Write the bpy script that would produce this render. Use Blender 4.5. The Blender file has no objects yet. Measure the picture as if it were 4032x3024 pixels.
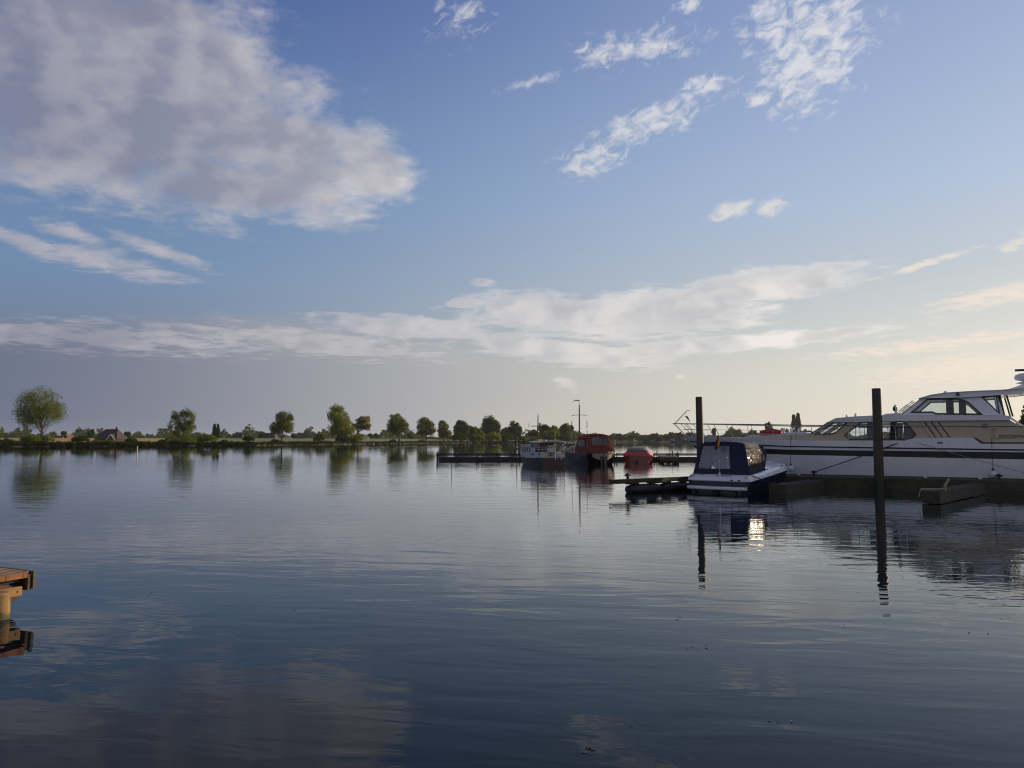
import bpy, bmesh, math, random
import numpy as np
from mathutils import Vector, Matrix
from mathutils.geometry import tessellate_polygon

scene = bpy.context.scene
COL = scene.collection

# ---------------------------------------------------------------- camera
FPX = 3030.0                      # focal length in pixels of the 4032 px wide photograph
CAM_H = 2.2
TILT = math.atan((1734 - 1512) / FPX)
cam_data = bpy.data.cameras.new('camera')
cam_data.sensor_width = 36.0
cam_data.lens = 36.0 * FPX / 4032.0
cam_data.clip_start = 0.1
cam_data.clip_end = 20000.0
cam = bpy.data.objects.new('camera', cam_data)
COL.objects.link(cam)
cam.location = (0, 0, CAM_H)
cam.rotation_euler = (math.radians(90) + TILT, 0, 0)
scene.camera = cam
scene.view_settings.view_transform = 'Standard'
scene.view_settings.look = 'None'
scene.view_settings.exposure = 0.0
scene.view_settings.gamma = 1.0
scene.cycles.filter_width = 1.1
scene.cycles.max_bounces = 8
scene.cycles.transparent_max_bounces = 16
scene.cycles.volume_bounces = 0
scene.cycles.caustics_reflective = False
scene.cycles.caustics_refractive = False


def ray(x, y):
    u = (x - 2016) / FPX
    v = (1512 - y) / FPX
    return (u, math.cos(TILT) - v * math.sin(TILT), math.sin(TILT) + v * math.cos(TILT))


def at(x, y, Y):
    """the point at depth Y seen at photograph pixel (x, y)"""
    r = ray(x, y)
    t = Y / r[1]
    return Vector((r[0] * t, Y, CAM_H + r[2] * t))


def on_water(x, y, z=0.0):
    r = ray(x, y)
    t = (z - CAM_H) / r[2]
    return Vector((r[0] * t, r[1] * t, z))


# ---------------------------------------------------------------- node helper
class Nodes:
    def __init__(self, tree):
        self.t = tree
        self.n = tree.nodes
        self.l = tree.links

    def put(self, sock, v):
        if v is None:
            return
        if isinstance(v, bpy.types.NodeSocket):
            self.l.new(v, sock)
        else:
            sock.default_value = v

    def math(self, op, a, b=None, c=None, clamp=False):
        n = self.n.new('ShaderNodeMath')
        n.operation = op
        n.use_clamp = clamp
        for i, v in enumerate((a, b, c)):
            self.put(n.inputs[i], v)
        return n.outputs[0]

    def vmath(self, op, a, b=None, out=0):
        n = self.n.new('ShaderNodeVectorMath')
        n.operation = op
        self.put(n.inputs[0], a)
        if b is not None:
            self.put(n.inputs[1], b)
        return n.outputs[out]

    def xyz(self, x, y, z=0.0):
        n = self.n.new('ShaderNodeCombineXYZ')
        for i, v in enumerate((x, y, z)):
            self.put(n.inputs[i], v)
        return n.outputs[0]

    def sep(self, v):
        n = self.n.new('ShaderNodeSeparateXYZ')
        self.put(n.inputs[0], v)
        return n.outputs

    def noise(self, vec, scale, detail=4.0, rough=0.5, dist=0.0, lac=2.0, color=False):
        n = self.n.new('ShaderNodeTexNoise')
        self.put(n.inputs['Vector'], vec)
        n.inputs['Scale'].default_value = scale
        n.inputs['Detail'].default_value = detail
        n.inputs['Roughness'].default_value = rough
        n.inputs['Lacunarity'].default_value = lac
        n.inputs['Distortion'].default_value = dist
        return n.outputs[1] if color else n.outputs[0]

    def smooth(self, v, a, b, lo=0.0, hi=1.0, kind='SMOOTHSTEP'):
        n = self.n.new('ShaderNodeMapRange')
        n.interpolation_type = kind
        self.put(n.inputs[0], v)
        for i, q in enumerate((a, b, lo, hi)):
            self.put(n.inputs[1 + i], q)
        return n.outputs[0]

    def mix(self, f, a, b, mode='MIX'):
        n = self.n.new('ShaderNodeMix')
        n.data_type = 'RGBA'
        n.blend_type = mode
        self.put(n.inputs[0], f)
        for i, v in ((6, a), (7, b)):
            if isinstance(v, tuple) and len(v) == 3:
                v = (*v, 1.0)
            self.put(n.inputs[i], v)
        return n.outputs[2]

    def mapping(self, vec, loc=(0, 0, 0), rot=(0, 0, 0), sc=(1, 1, 1), kind='TEXTURE'):
        n = self.n.new('ShaderNodeMapping')
        n.vector_type = kind
        self.put(n.inputs[0], vec)
        n.inputs[1].default_value = loc
        n.inputs[2].default_value = rot
        n.inputs[3].default_value = sc
        return n.outputs[0]

    def ramp(self, v, stops):
        n = self.n.new('ShaderNodeValToRGB')
        self.put(n.inputs[0], v)
        e = n.color_ramp.elements
        while len(e) < len(stops):
            e.new(0.5)
        for el, (p, c) in zip(e, stops):
            el.position = p
            el.color = (*c, 1.0) if len(c) == 3 else c
        return n.outputs[0]


# ---------------------------------------------------------------- sky and sun
SUN_AZ = math.radians(62)      # clockwise from the view axis: the sun stands to the right, out of frame
SUN_EL = math.radians(15)
SKY_K = 0.10


def build_world():
    w = bpy.data.worlds.new("World")
    scene.world = w
    w.use_nodes = True
    w.cycles.sampling_method = 'MANUAL'
    w.cycles.sample_map_resolution = 1024
    nt = w.node_tree
    nt.nodes.clear()
    g = Nodes(nt)
    tc = nt.nodes.new('ShaderNodeTexCoord')
    d = tc.outputs['Generated']
    sx, sy, sz = g.sep(d)
    az = g.math('ARCTAN2', sx, sy)
    el = g.math('ARCSINE', sz)
    A = g.xyz(az, el)
    den = g.math('ADD', g.math('MAXIMUM', sz, 0.0), 0.07)
    P = g.xyz(g.math('DIVIDE', sx, den), g.math('DIVIDE', sy, den))

    sky = nt.nodes.new('ShaderNodeTexSky')
    sky.sky_type = 'NISHITA'
    sky.sun_disc = False
    sky.sun_elevation = SUN_EL
    sky.sun_rotation = SUN_AZ
    sky.altitude = 0
    sky.air_density = 1.0
    sky.dust_density = 1.6
    sky.ozone_density = 1.5
    base = sky.outputs[0]

    def angles(x, y):
        r = Vector(ray(x, y)).normalized()
        return math.atan2(r.x, r.y), math.asin(r.z)

    def blob(cx, cy, rx, ry, rot=0.0, inner=0.0, outer=1.2, peak=1.0):
        """soft ellipse on the sky: centre, radii in photograph pixels, anticlockwise rotation in degrees"""
        a, e = angles(cx, cy)
        k = 1.0 / FPX
        v = g.mapping(A, (a, e, 0), (0, 0, math.radians(rot)), (rx * k, ry * k, 1))
        L = g.vmath('LENGTH', v, out=1)
        return g.smooth(L, inner, outer, peak, 0.0)

    def union(blobs):
        m = blobs[0]
        for b in blobs[1:]:
            m = g.math('MAXIMUM', m, b)
        return m

    # broad soft clouds
    warp = g.noise(P, 2.6, 3, 0.5, color=True)
    wv = g.n.new('ShaderNodeVectorMath')
    wv.operation = 'SCALE'
    g.l.new(g.vmath('SUBTRACT', warp, (0.5, 0.5, 0.5)), wv.inputs[0])
    wv.inputs[3].default_value = 0.22
    Pw = g.vmath('ADD', P, wv.outputs[0])
    Aw = g.vmath('ADD', g.vmath('MULTIPLY', A, (1.0, 1.5, 1.0)), g.vmath('MULTIPLY', wv.outputs[0], (0.16, 0.16, 0.0)))
    n1p = g.noise(Pw, 4.2, 9, 0.55)
    n1a = g.noise(Aw, 7.5, 9, 0.52)
    n1 = g.math('ADD', g.math('MULTIPLY', n1p, 0.45), g.math('MULTIPLY', n1a, 0.55))
    n1b = g.noise(g.vmath('ADD', Aw, (0.022, -0.008, 0.0)), 7.5, 4, 0.5)
    n1c = g.noise(Aw, 7.5, 4, 0.5)
    Pr = g.mapping(g.vmath('ADD', A, g.vmath('MULTIPLY', wv.outputs[0], (0.05, 0.05, 0.0))), (0, 0, 0), (0, 0, math.radians(16)), (1.7, 1.0, 1))
    n2 = g.noise(Pr, 80.0, 5, 0.60, 0.6)
    n3 = g.noise(g.vmath('ADD', Pw, (3.0, 1.0, 0)), 9.0, 6, 0.6)
    nlow = g.noise(g.vmath('ADD', Aw, (7.3, 2.1, 0)), 6.0, 4, 0.45)

    big = union([
        blob(420, 330, 1000, 450, -8, 0.2, 1.3), blob(1050, 560, 620, 330, -20), blob(920, 730, 600, 165, 4),
        blob(250, 60, 900, 420), blob(1450, 640, 260, 190, -25)])
    tails = union([blob(430, 1035, 340, 66, -8), blob(620, 985, 290, 40, -15), blob(280, 915, 150, 46, -8),
                   blob(60, 945, 260, 44, -10)])
    mid = union([blob(2560, 1235, 700, 130, 3), blob(3000, 1125, 520, 95, 4), blob(2150, 1230, 480, 100, -3),
                 blob(2250, 1390, 520, 70, -6), blob(2900, 1350, 800, 44, 3), blob(1900, 1112, 80, 24, peak=0.75), blob(1840, 1195, 120, 32),
                 blob(1650, 1290, 520, 60, -3),
                 blob(450, 1330, 1000, 90, 0, peak=0.55), blob(1250, 1350, 700, 80, -4, peak=0.6)])
    low = union([blob(300, 1600, 1700, 350, 0, 0.6, 1.12), blob(1350, 1450, 1100, 190, -6, 0.3, 1.2)])
    dots = union([blob(2228, 1505, 80, 50, -18), blob(2880, 830, 150, 60, 10), blob(3030, 825, 100, 80, 30),
                  blob(2680, 1480, 36, 18)])
    streaks = union([blob(3640, 1040, 230, 22, 13), blob(3800, 1450, 520, 90, 4), blob(3700, 1355, 660, 44, 4),
                     blob(3950, 1160, 380, 60, 6), blob(4010, 955, 80, 40, 20)])
    wisps = union([blob(2500, 185, 360, 95, 4), blob(3200, 190, 310, 260, 38, 0.15), blob(3040, 70, 210, 150, -50),
                   blob(2780, 345, 210, 64, 8), blob(2560, 480, 390, 90, 14), blob(2320, 640, 200, 105, 12),
                   blob(3000, 385, 90, 50), blob(2720, 20, 100, 40), blob(1800, 85, 230, 120, 20, peak=0.62), blob(2060, 335, 220, 34, 15, peak=0.6), blob(2140, 310, 60, 24, 20, peak=0.8)])

    def dens(mask, noise, a, b, k):
        v = g.math('MULTIPLY_ADD', g.math('SUBTRACT', noise, 0.5), k, mask)
        return g.math('MULTIPLY', g.smooth(v, a, b), g.smooth(mask, 0.0, 0.22))

    nb_ = g.math('MULTIPLY_ADD', g.math('SUBTRACT', n3, 0.5), 0.42, n1)
    nb_ = g.math('MULTIPLY_ADD', g.math('SUBTRACT', n2, 0.5), 0.22, nb_)
    d_big = dens(big, nb_, 0.14, 0.84, 1.9)
    d_tail = dens(tails, g.math('MULTIPLY_ADD', g.math('SUBTRACT', n3, 0.5), 0.6, n1), 0.22, 1.05, 2.5)
    d_mid = dens(mid, g.math('ADD', g.math('MULTIPLY', n1p, 0.6), g.math('MULTIPLY', n3, 0.4)), 0.14, 0.78, 2.1)
    d_low = dens(low, n1, 0.15, 0.9, 0.9)
    d_dot = dens(dots, g.math('MULTIPLY_ADD', n2, 0.5, g.math('MULTIPLY', n1p, 0.5)), 0.42, 1.15, 3.2)
    d_str = dens(streaks, n3, 0.30, 1.15, 2.2)
    wn = g.math('ADD', g.math('MULTIPLY', n2, 0.66), g.math('MULTIPLY', n3, 0.34))
    d_wsp = dens(wisps, wn, 0.30, 1.35, 4.2)

    rel = g.smooth(g.math('SUBTRACT', n1c, n1b), -0.07, 0.09)       # brighter where the cloud thins towards the sun
    # share of the sunward side of the sky, from the angle to the sun's bearing
    hyp = g.math('SQRT', g.math('ADD', g.math('MULTIPLY', sx, sx), g.math('MULTIPLY', sy, sy)))
    cosb = g.math('DIVIDE', g.math('ADD', g.math('MULTIPLY', sx, math.sin(SUN_AZ)), g.math('MULTIPLY', sy, math.cos(SUN_AZ))),
                  g.math('MAXIMUM', hyp, 0.001))
    side = g.smooth(cosb, math.cos(math.radians(104)), math.cos(math.radians(18)), 0.0, 1.0, 'SMOOTHSTEP')
    K = 1.0 / SKY_K

    def c(r, gg, b):
        return (r * K, gg * K, b * K)

    # moist air pales the clear sky: grey blue away from the sun, cream towards it
    ef = g.math('DIVIDE', g.math('MAXIMUM', el, 0.0), 1.5708)
    veil_a = g.ramp(ef, [(0.0, (.130, .148, .222)), (.06, (.150, .178, .275)), (.125, (.155, .255, .43)), (.21, (.135, .235, .44)),
                         (.33, (.070, .128, .35)), (.57, (.03, .06, .2)), (1.0, (.03, .05, .16))])
    veil_b = g.ramp(ef, [(0.0, (.82, .77, .67)), (.06, (.72, .70, .635)), (.125, (.53, .58, .63)), (.19, (.43, .535, .72)),
                         (.32, (.29, .385, .63)), (.57, (.12, .20, .44)), (1.0, (.1, .18, .4))])
    side_v = g.math('POWER', side, g.math('MULTIPLY_ADD', ef, 3.0, 1.0))
    veil = g.mix(1.0, g.mix(side_v, veil_a, veil_b), (K, K, K), 'MULTIPLY')
    col = g.mix(0.86, base, veil)

    shade_l = g.mix(side, c(0.200, 0.215, 0.315), c(0.54, 0.54, 0.56))
    lit_l = g.mix(side, c(0.43, 0.415, 0.465), c(0.98, 0.92, 0.86))
    lit_f = g.math('ADD', g.math('MULTIPLY', rel, 0.55), g.math('MULTIPLY', g.smooth(nlow, 0.36, 0.68), 0.5), clamp=True)
    # thin edges glow, thick middles stay grey
    thin_b = g.math('ADD', g.smooth(d_big, 0.3, 1.0, 0.25, 0.0), g.smooth(big, 0.30, 0.85, 0.42, -0.16))
    thin_m = g.smooth(d_mid, 0.3, 1.0, 0.6, 0.1)
    cl_b = g.mix(g.math('ADD', g.math('MULTIPLY', lit_f, 0.78), thin_b, clamp=True), shade_l, lit_l)
    cl_m = g.mix(g.math('ADD', g.math('MULTIPLY', lit_f, 0.85), thin_m, clamp=True), shade_l, lit_l)
    low_col = g.mix(side, c(0.122, 0.152, 0.236), c(0.68, 0.655, 0.61))
    low_col = g.mix(g.math('MULTIPLY', lit_f, g.smooth(el, 0.08, 0.21, 0.0, 0.6)), low_col, lit_l)

    col = g.mix(g.math('MULTIPLY', d_low, 0.85), col, low_col)
    col = g.mix(g.math('MULTIPLY', d_str, 0.7), col, c(0.93, 0.80, 0.68))
    col = g.mix(g.math('MULTIPLY', d_mid, 0.85), col, cl_m)
    col = g.mix(g.math('MULTIPLY', d_tail, 0.8), col, cl_b)
    col = g.mix(g.math('MULTIPLY', d_big, 0.90), col, cl_b)
    col = g.mix(g.math('MULTIPLY', d_dot, 0.7), col, g.mix(side, c(0.5, 0.45, 0.42), c(0.85, 0.80, 0.74)))
    col = g.mix(g.math('MULTIPLY', d_wsp, 0.8), col, g.mix(side, c(0.40, 0.42, 0.50), c(0.80, 0.79, 0.80)))

    # unseen pale cloud added behind the camera to brighten the yacht's shaded hull
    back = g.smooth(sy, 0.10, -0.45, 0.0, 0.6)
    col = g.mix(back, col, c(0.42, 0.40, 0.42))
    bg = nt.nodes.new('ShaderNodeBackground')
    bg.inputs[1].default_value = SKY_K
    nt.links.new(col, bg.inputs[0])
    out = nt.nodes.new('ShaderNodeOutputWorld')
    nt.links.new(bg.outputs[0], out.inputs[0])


build_world()

sun_data = bpy.data.lights.new('sun', 'SUN')
sun_data.energy = 5.0
sun_data.angle = math.radians(0.5)
sun_data.color = (1.0, 0.80, 0.56)
sun = bpy.data.objects.new('sun', sun_data)
COL.objects.link(sun)
sv = Vector((math.sin(SUN_AZ) * math.cos(SUN_EL), math.cos(SUN_AZ) * math.cos(SUN_EL), math.sin(SUN_EL)))
sun.rotation_euler = sv.to_track_quat('Z', 'Y').to_euler()
sun.location = (60, 0, 40)


# ---------------------------------------------------------------- materials
MATS = {}


def new_mat(name):
    m = bpy.data.materials.new(name)
    m.use_nodes = True
    g = Nodes(m.node_tree)
    b = m.node_tree.nodes['Principled BSDF']
    return m, g, b


def paint(name, col, rough=0.35, var=0.12, scale=2.0, bump=0.0, bscale=20.0, metal=0.0, coat=0.0, stretch=(1, 1, 1), streak=0.0):
    """a surface colour with uneven tone, optional streaks and fine relief"""
    if name in MATS:
        return MATS[name]
    m, g, b = new_mat(name)
    tc = g.n.new('ShaderNodeTexCoord')
    p = g.vmath('MULTIPLY', tc.outputs['Object'], stretch)
    n = g.noise(p, scale, 6, 0.6)
    k = g.smooth(n, 0.25, 0.75, 1.0 - var, 1.0 + var * 0.6)
    if streak:
        st = g.noise(g.vmath('MULTIPLY', tc.outputs['Object'], (3.0, 3.0, 0.25)), 4.0, 4, 0.6)
        k = g.math('MULTIPLY', k, g.smooth(st, 0.35, 0.7, 1.0 - streak, 1.0))
    c = g.mix(1.0, (*col, 1), g.xyz(k, k, k), 'MULTIPLY')
    g.l.new(c, b.inputs['Base Color'])
    r = g.smooth(g.noise(p, scale * 3.1, 3, 0.5), 0.3, 0.7, max(rough - 0.08, 0.03), min(rough + 0.1, 1))
    g.l.new(r, b.inputs['Roughness'])
    b.inputs['Metallic'].default_value = metal
    b.inputs['Coat Weight'].default_value = coat
    if bump:
        bp = g.n.new('ShaderNodeBump')
        bp.inputs['Strength'].default_value = 0.6
        bp.inputs['Distance'].default_value = bump
        g.l.new(g.noise(p, bscale, 5, 0.6), bp.inputs['Height'])
        g.l.new(bp.outputs[0], b.inputs['Normal'])
    MATS[name] = m
    return m


def glass(name, tint, amount, rough=0.03, bump=0.0, bscale=4.0):
    """thin pane: amount = share of light let through"""
    if name in MATS:
        return MATS[name]
    m, g, b = new_mat(name)
    b.inputs['Base Color'].default_value = (0.03, 0.035, 0.04, 1)
    b.inputs['Roughness'].default_value = rough
    tr = g.n.new('ShaderNodeBsdfTransparent')
    tr.inputs[0].default_value = (*tint, 1)
    gl = g.n.new('ShaderNodeBsdfGlossy')
    gl.inputs['Roughness'].default_value = rough
    fr = g.n.new('ShaderNodeFresnel')
    fr.inputs[0].default_value = 1.5
    if bump:
        tc = g.n.new('ShaderNodeTexCoord')
        bp = g.n.new('ShaderNodeBump')
        bp.inputs['Strength'].default_value = 1.0
        bp.inputs['Distance'].default_value = bump
        g.l.new(g.noise(tc.outputs['Object'], bscale, 4, 0.6, 1.0), bp.inputs['Height'])
        for q in (gl.inputs['Normal'], fr.inputs['Normal'], b.inputs['Normal']):
            g.l.new(bp.outputs[0], q)
    m1 = g.n.new('ShaderNodeMixShader')
    m1.inputs[0].default_value = amount
    g.l.new(b.outputs[0], m1.inputs[1])
    g.l.new(tr.outputs[0], m1.inputs[2])
    m2 = g.n.new('ShaderNodeMixShader')
    g.l.new(fr.outputs[0], m2.inputs[0])
    g.l.new(m1.outputs[0], m2.inputs[1])
    g.l.new(gl.outputs[0], m2.inputs[2])
    g.l.new(m2.outputs[0], g.n['Material Output'].inputs[0])
    MATS[name] = m
    return m


def foliage(name, col, col2, trans=0.35):
    if name in MATS:
        return MATS[name]
    m, g, b = new_mat(name)
    geo = g.n.new('ShaderNodeNewGeometry')
    rnd = geo.outputs['Random Per Island']
    n = g.noise(geo.outputs['Position'], 0.28, 3, 0.6)
    f = g.math('ADD', g.math('MULTIPLY', rnd, 0.5), g.smooth(n, 0.3, 0.7, 0.0, 0.5))
    c = g.mix(f, (col[0] * 1.6, col[1] * 1.68, col[2] * 1.6, 1), (col2[0] * 1.6, col2[1] * 1.68, col2[2] * 1.6, 1))
    df = g.n.new('ShaderNodeBsdfDiffuse')
    tl = g.n.new('ShaderNodeBsdfTranslucent')
    g.l.new(c, df.inputs[0])
    g.l.new(g.mix(1.0, c, (1.25, 1.2, 0.6, 1), 'MULTIPLY'), tl.inputs[0])
    mx = g.n.new('ShaderNodeMixShader')
    mx.inputs[0].default_value = trans
    g.l.new(df.outputs[0], mx.inputs[1])
    g.l.new(tl.outputs[0], mx.inputs[2])
    g.l.new(mx.outputs[0], g.n['Material Output'].inputs[0])
    MATS[name] = m
    return m


def wood(name, c1, c2, scale=6.0, rough=0.75, bump=0.004, axis=0):
    if name in MATS:
        return MATS[name]
    m, g, b = new_mat(name)
    tc = g.n.new('ShaderNodeTexCoord')
    st = [8.0, 8.0, 8.0]
    st[axis] = 0.7
    p = g.vmath('MULTIPLY', tc.outputs['Object'], tuple(st))
    n = g.noise(p, scale * 0.25, 6, 0.65, 0.6)
    n2 = g.noise(tc.outputs['Object'], 2.3, 4, 0.6)
    f = g.math('ADD', g.smooth(n, 0.3, 0.7, 0.0, 0.65), g.smooth(n2, 0.35, 0.7, 0.0, 0.4), clamp=True)
    g.l.new(g.mix(f, (*c1, 1), (*c2, 1)), b.inputs['Base Color'])
    b.inputs['Roughness'].default_value = rough
    bp = g.n.new('ShaderNodeBump')
    bp.inputs['Distance'].default_value = bump
    g.l.new(n, bp.inputs['Height'])
    g.l.new(bp.outputs[0], b.inputs['Normal'])
    MATS[name] = m
    return m


def water_material():
    m, g, b = new_mat('river_water')
    g.n.remove(b)
    geo = g.n.new('ShaderNodeNewGeometry')
    p = geo.outputs['Position']
    q = g.mapping(p, (0, 0, 0), (0, 0, math.radians(-8)), (1, 1, 1))
    w1 = g.noise(g.vmath('MULTIPLY', q, (0.34, 1.0, 1.0)), 1.9, 3, 0.45, 0.5)
    w2 = g.noise(g.vmath('MULTIPLY', q, (0.40, 1.0, 1.0)), 5.5, 2, 0.5, 0.2)
    w3 = g.noise(g.vmath('MULTIPLY', q, (0.45, 1.0, 1.0)), 0.40, 2, 0.4)
    patch = g.smooth(g.noise(g.vmath('MULTIPLY', p, (0.35, 1.0, 1.0)), 0.05, 3, 0.5), 0.36, 0.62, 0.25, 1.0)
    calm = g.smooth(g.sep(p)[1], 62.0, 105.0, 1.0, 0.30)      # sheltered, smoother water along the far side
    h = g.math('MULTIPLY', w1, 0.0086)
    h = g.math('ADD', h, g.math('MULTIPLY', g.math('MULTIPLY', w2, 0.0024), patch))
    h = g.math('ADD', h, g.math('MULTIPLY', w3, 0.008))
    h = g.math('MULTIPLY', h, calm)
    bump = g.n.new('ShaderNodeBump')
    bump.inputs['Strength'].default_value = 1.0
    bump.inputs['Distance'].default_value = 1.0
    g.l.new(h, bump.inputs['Height'])
    # dark depth seen from above, mirror towards grazing angles
    df = g.n.new('ShaderNodeBsdfDiffuse')
    df.inputs[0].default_value = (0.004, 0.007, 0.011, 1)
    gl = g.n.new('ShaderNodeBsdfGlossy')
    gl.inputs['Roughness'].default_value = 0.012
    gl.inputs[0].default_value = (0.93, 0.965, 1.0, 1)
    fr = g.n.new('ShaderNodeFresnel')
    fr.inputs[0].default_value = 1.333
    g.l.new(bump.outputs[0], gl.inputs['Normal'])
    g.l.new(bump.outputs[0], fr.inputs['Normal'])
    f = g.math('MULTIPLY', g.math('POWER', fr.outputs[0], 1.38), 1.48, clamp=True)
    mx = g.n.new('ShaderNodeMixShader')
    g.l.new(f, mx.inputs[0])
    g.l.new(df.outputs[0], mx.inputs[1])
    g.l.new(gl.outputs[0], mx.inputs[2])
    g.l.new(mx.outputs[0], g.n['Material Output'].inputs[0])
    return m


def land_material():
    """meadow and ripe field in patches, bare dark earth on the bank's steep face"""
    m, g, b = new_mat('bank_meadow')
    geo = g.n.new('ShaderNodeNewGeometry')
    p = geo.outputs['Position']
    n = g.noise(p, 0.35, 6, 0.65)
    big = g.noise(g.vmath('MULTIPLY', p, (1, 0.4, 1)), 0.012, 3, 0.5)
    grass = g.mix(g.smooth(n, 0.3, 0.7), (0.075, 0.105, 0.020), (0.165, 0.190, 0.040))
    straw = g.mix(g.smooth(n, 0.3, 0.7), (0.24, 0.165, 0.050), (0.34, 0.24, 0.08))
    px = g.sep(p)[0]
    py = g.sep(p)[1]
    left = g.math('ADD', g.smooth(g.math('MULTIPLY_ADD', py, 0.42, px), 8.0, -14.0), g.math('MULTIPLY', g.math('SUBTRACT', big, 0.5), 0.8))
    c = g.mix(g.smooth(left, 0.35, 0.65), grass, straw)
    up = g.sep(geo.outputs['Normal'])[2]
    c = g.mix(g.smooth(up, 0.88, 0.985), (0.028, 0.028, 0.016), c)
    g.l.new(c, b.inputs['Base Color'])
    b.inputs['Roughness'].default_value = 0.95
    bp = g.n.new('ShaderNodeBump')
    bp.inputs['Distance'].default_value = 0.3
    g.l.new(g.noise(p, 1.3, 5, 0.7), bp.inputs['Height'])
    g.l.new(bp.outputs[0], b.inputs['Normal'])
    return m


# ---------------------------------------------------------------- mesh helper
class MB:
    def __init__(self):
        self.v = []
        self.f = []

    def add(self, vs, fs):
        k = len(self.v)
        self.v.extend(tuple(p) for p in vs)
        self.f.extend(tuple(i + k for i in q) for q in fs)
        return self

    def box(self, c, s, R=None):
        x, y, z = (q * 0.5 for q in s)
        pts = [Vector((a * x, b * y, d * z)) for a in (-1, 1) for b in (-1, 1) for d in (-1, 1)]
        if R is not None:
            pts = [R @ q for q in pts]
        c = Vector(c)
        return self.add([q + c for q in pts], [(0, 1, 3, 2), (4, 6, 7, 5), (0, 4, 5, 1), (2, 3, 7, 6), (0, 2, 6, 4), (1, 5, 7, 3)])

    def beam(self, a, b, w, h):
        """rectangular bar from a to b, w sideways, h upright"""
        a, b = Vector(a), Vector(b)
        d = b - a
        x = d.normalized()
        y = Vector((0, 0, 1)).cross(x)
        if y.length < 1e-4:
            y = Vector((0, 1, 0))
        y.normalize()
        z = x.cross(y)
        R = Matrix((x, y, z)).transposed()
        return self.box((a + b) / 2, (d.length, w, h), R)

    def tube(self, pts, r, n=8, cap=True):
        pts = [Vector(p) for p in pts]
        rs = r if isinstance(r, (list, tuple)) else [r] * len(pts)
        rows = []
        prev = None
        for i, p in enumerate(pts):
            t = (pts[min(i + 1, len(pts) - 1)] - pts[max(i - 1, 0)]).normalized()
            if prev is None:
                u = t.orthogonal().normalized()
            else:
                u = (prev - t * prev.dot(t)).normalized()
            prev = u
            w = t.cross(u)
            rows.append([p + (u * math.cos(2 * math.pi * k / n) + w * math.sin(2 * math.pi * k / n)) * rs[i] for k in range(n)])
        return self.rows(rows, closed=True, cap=cap)

    def rows(self, rows, closed=False, cap=False):
        n = len(rows[0])
        vs = [p for r in rows for p in r]
        fs = []
        for i in range(len(rows) - 1):
            for k in range(n if closed else n - 1):
                a, b = i * n + k, i * n + (k + 1) % n
                fs.append((a, b, b + n, a + n))
        if cap:
            fs.append(tuple(range(n - 1, -1, -1)))
            fs.append(tuple(range((len(rows) - 1) * n, len(rows) * n)))
        return self.add(vs, fs)

    def lathe(self, prof, c, n=16):
        c = Vector(c)
        rows = [[c + Vector((r * math.cos(2 * math.pi * k / n), r * math.sin(2 * math.pi * k / n), z)) for k in range(n)] for r, z in prof]
        return self.rows(rows, closed=True, cap=True)

    def ball(self, c, r, nu=12, nv=8):
        rx, ry, rz = r if isinstance(r, (tuple, list)) else (r, r, r)
        c = Vector(c)
        rows = []
        for i in range(nv + 1):
            t = math.pi * (0.02 + 0.96 * i / nv)
            rows.append([c + Vector((rx * math.sin(t) * math.cos(2 * math.pi * k / nu), ry * math.sin(t) * math.sin(2 * math.pi * k / nu),
                                     -rz * math.cos(t))) for k in range(nu)])
        return self.rows(rows, closed=True, cap=True)

    def plate(self, outer, holes, mapf, t):
        """flat panel with openings; mapf(a, b, off) places panel coordinates in space"""
        loops = [list(outer)] + [list(h) for h in holes]
        flat = [p for lp in loops for p in lp]
        tris = tessellate_polygon([[Vector((a, b, 0)) for a, b in lp] for lp in loops])
        n = len(flat)
        vs = [mapf(a, b, 0.0) for a, b in flat] + [mapf(a, b, t) for a, b in flat]
        fs = []
        for q in tris:
            fs.append(tuple(q))
            fs.append(tuple(i + n for i in reversed(q)))
        k = 0
        for lp in loops:
            m = len(lp)
            for i in range(m):
                a, b = k + i, k + (i + 1) % m
                fs.append((a, a + n, b + n, b))
            k += m
        return self.add(vs, fs)

    def build(self, name, m, parent=None, smooth=False, bevel=0.0, angle=35):
        me = bpy.data.meshes.new(name)
        me.from_pydata(self.v, [], self.f)
        bm = bmesh.new()
        bm.from_mesh(me)
        bmesh.ops.recalc_face_normals(bm, faces=bm.faces)
        bm.to_mesh(me)
        bm.free()
        me.materials.append(m)
        if smooth:
            for p in me.polygons:
                p.use_smooth = True
            me.set_sharp_from_angle(angle=math.radians(angle))
        o = bpy.data.objects.new(name, me)
        COL.objects.link(o)
        if parent:
            o.parent = parent
        if bevel:
            bv = o.modifiers.new('bevel', 'BEVEL')
            bv.width = bevel
            bv.segments = 2
            bv.limit_method = 'ANGLE'
            bv.angle_limit = math.radians(40)
        return o


def offset_poly(poly, d):
    """move every edge of a polygon inwards by d (outwards if negative)"""
    n = len(poly)
    area = sum(poly[i][0] * poly[(i + 1) % n][1] - poly[(i + 1) % n][0] * poly[i][1] for i in range(n))
    sg = 1 if area > 0 else -1
    out = []
    for i in range(n):
        p0, p1, p2 = Vector(poly[i - 1]), Vector(poly[i]), Vector(poly[(i + 1) % n])
        e1, e2 = (p1 - p0).normalized(), (p2 - p1).normalized()
        n1, n2 = Vector((-e1.y, e1.x)) * sg, Vector((-e2.y, e2.x)) * sg
        b = n1 + n2
        k = d * 2.0 / max(b.length_squared, 0.6)
        out.append((p1.x + b.x * k, p1.y + b.y * k))
    return out


def tag(o, label=None, cat=None, group=None, kind=None):
    if label:
        o['label'] = label
    if cat:
        o['category'] = cat
    if group:
        o['group'] = group
    if kind:
        o['kind'] = kind
    return o


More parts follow.
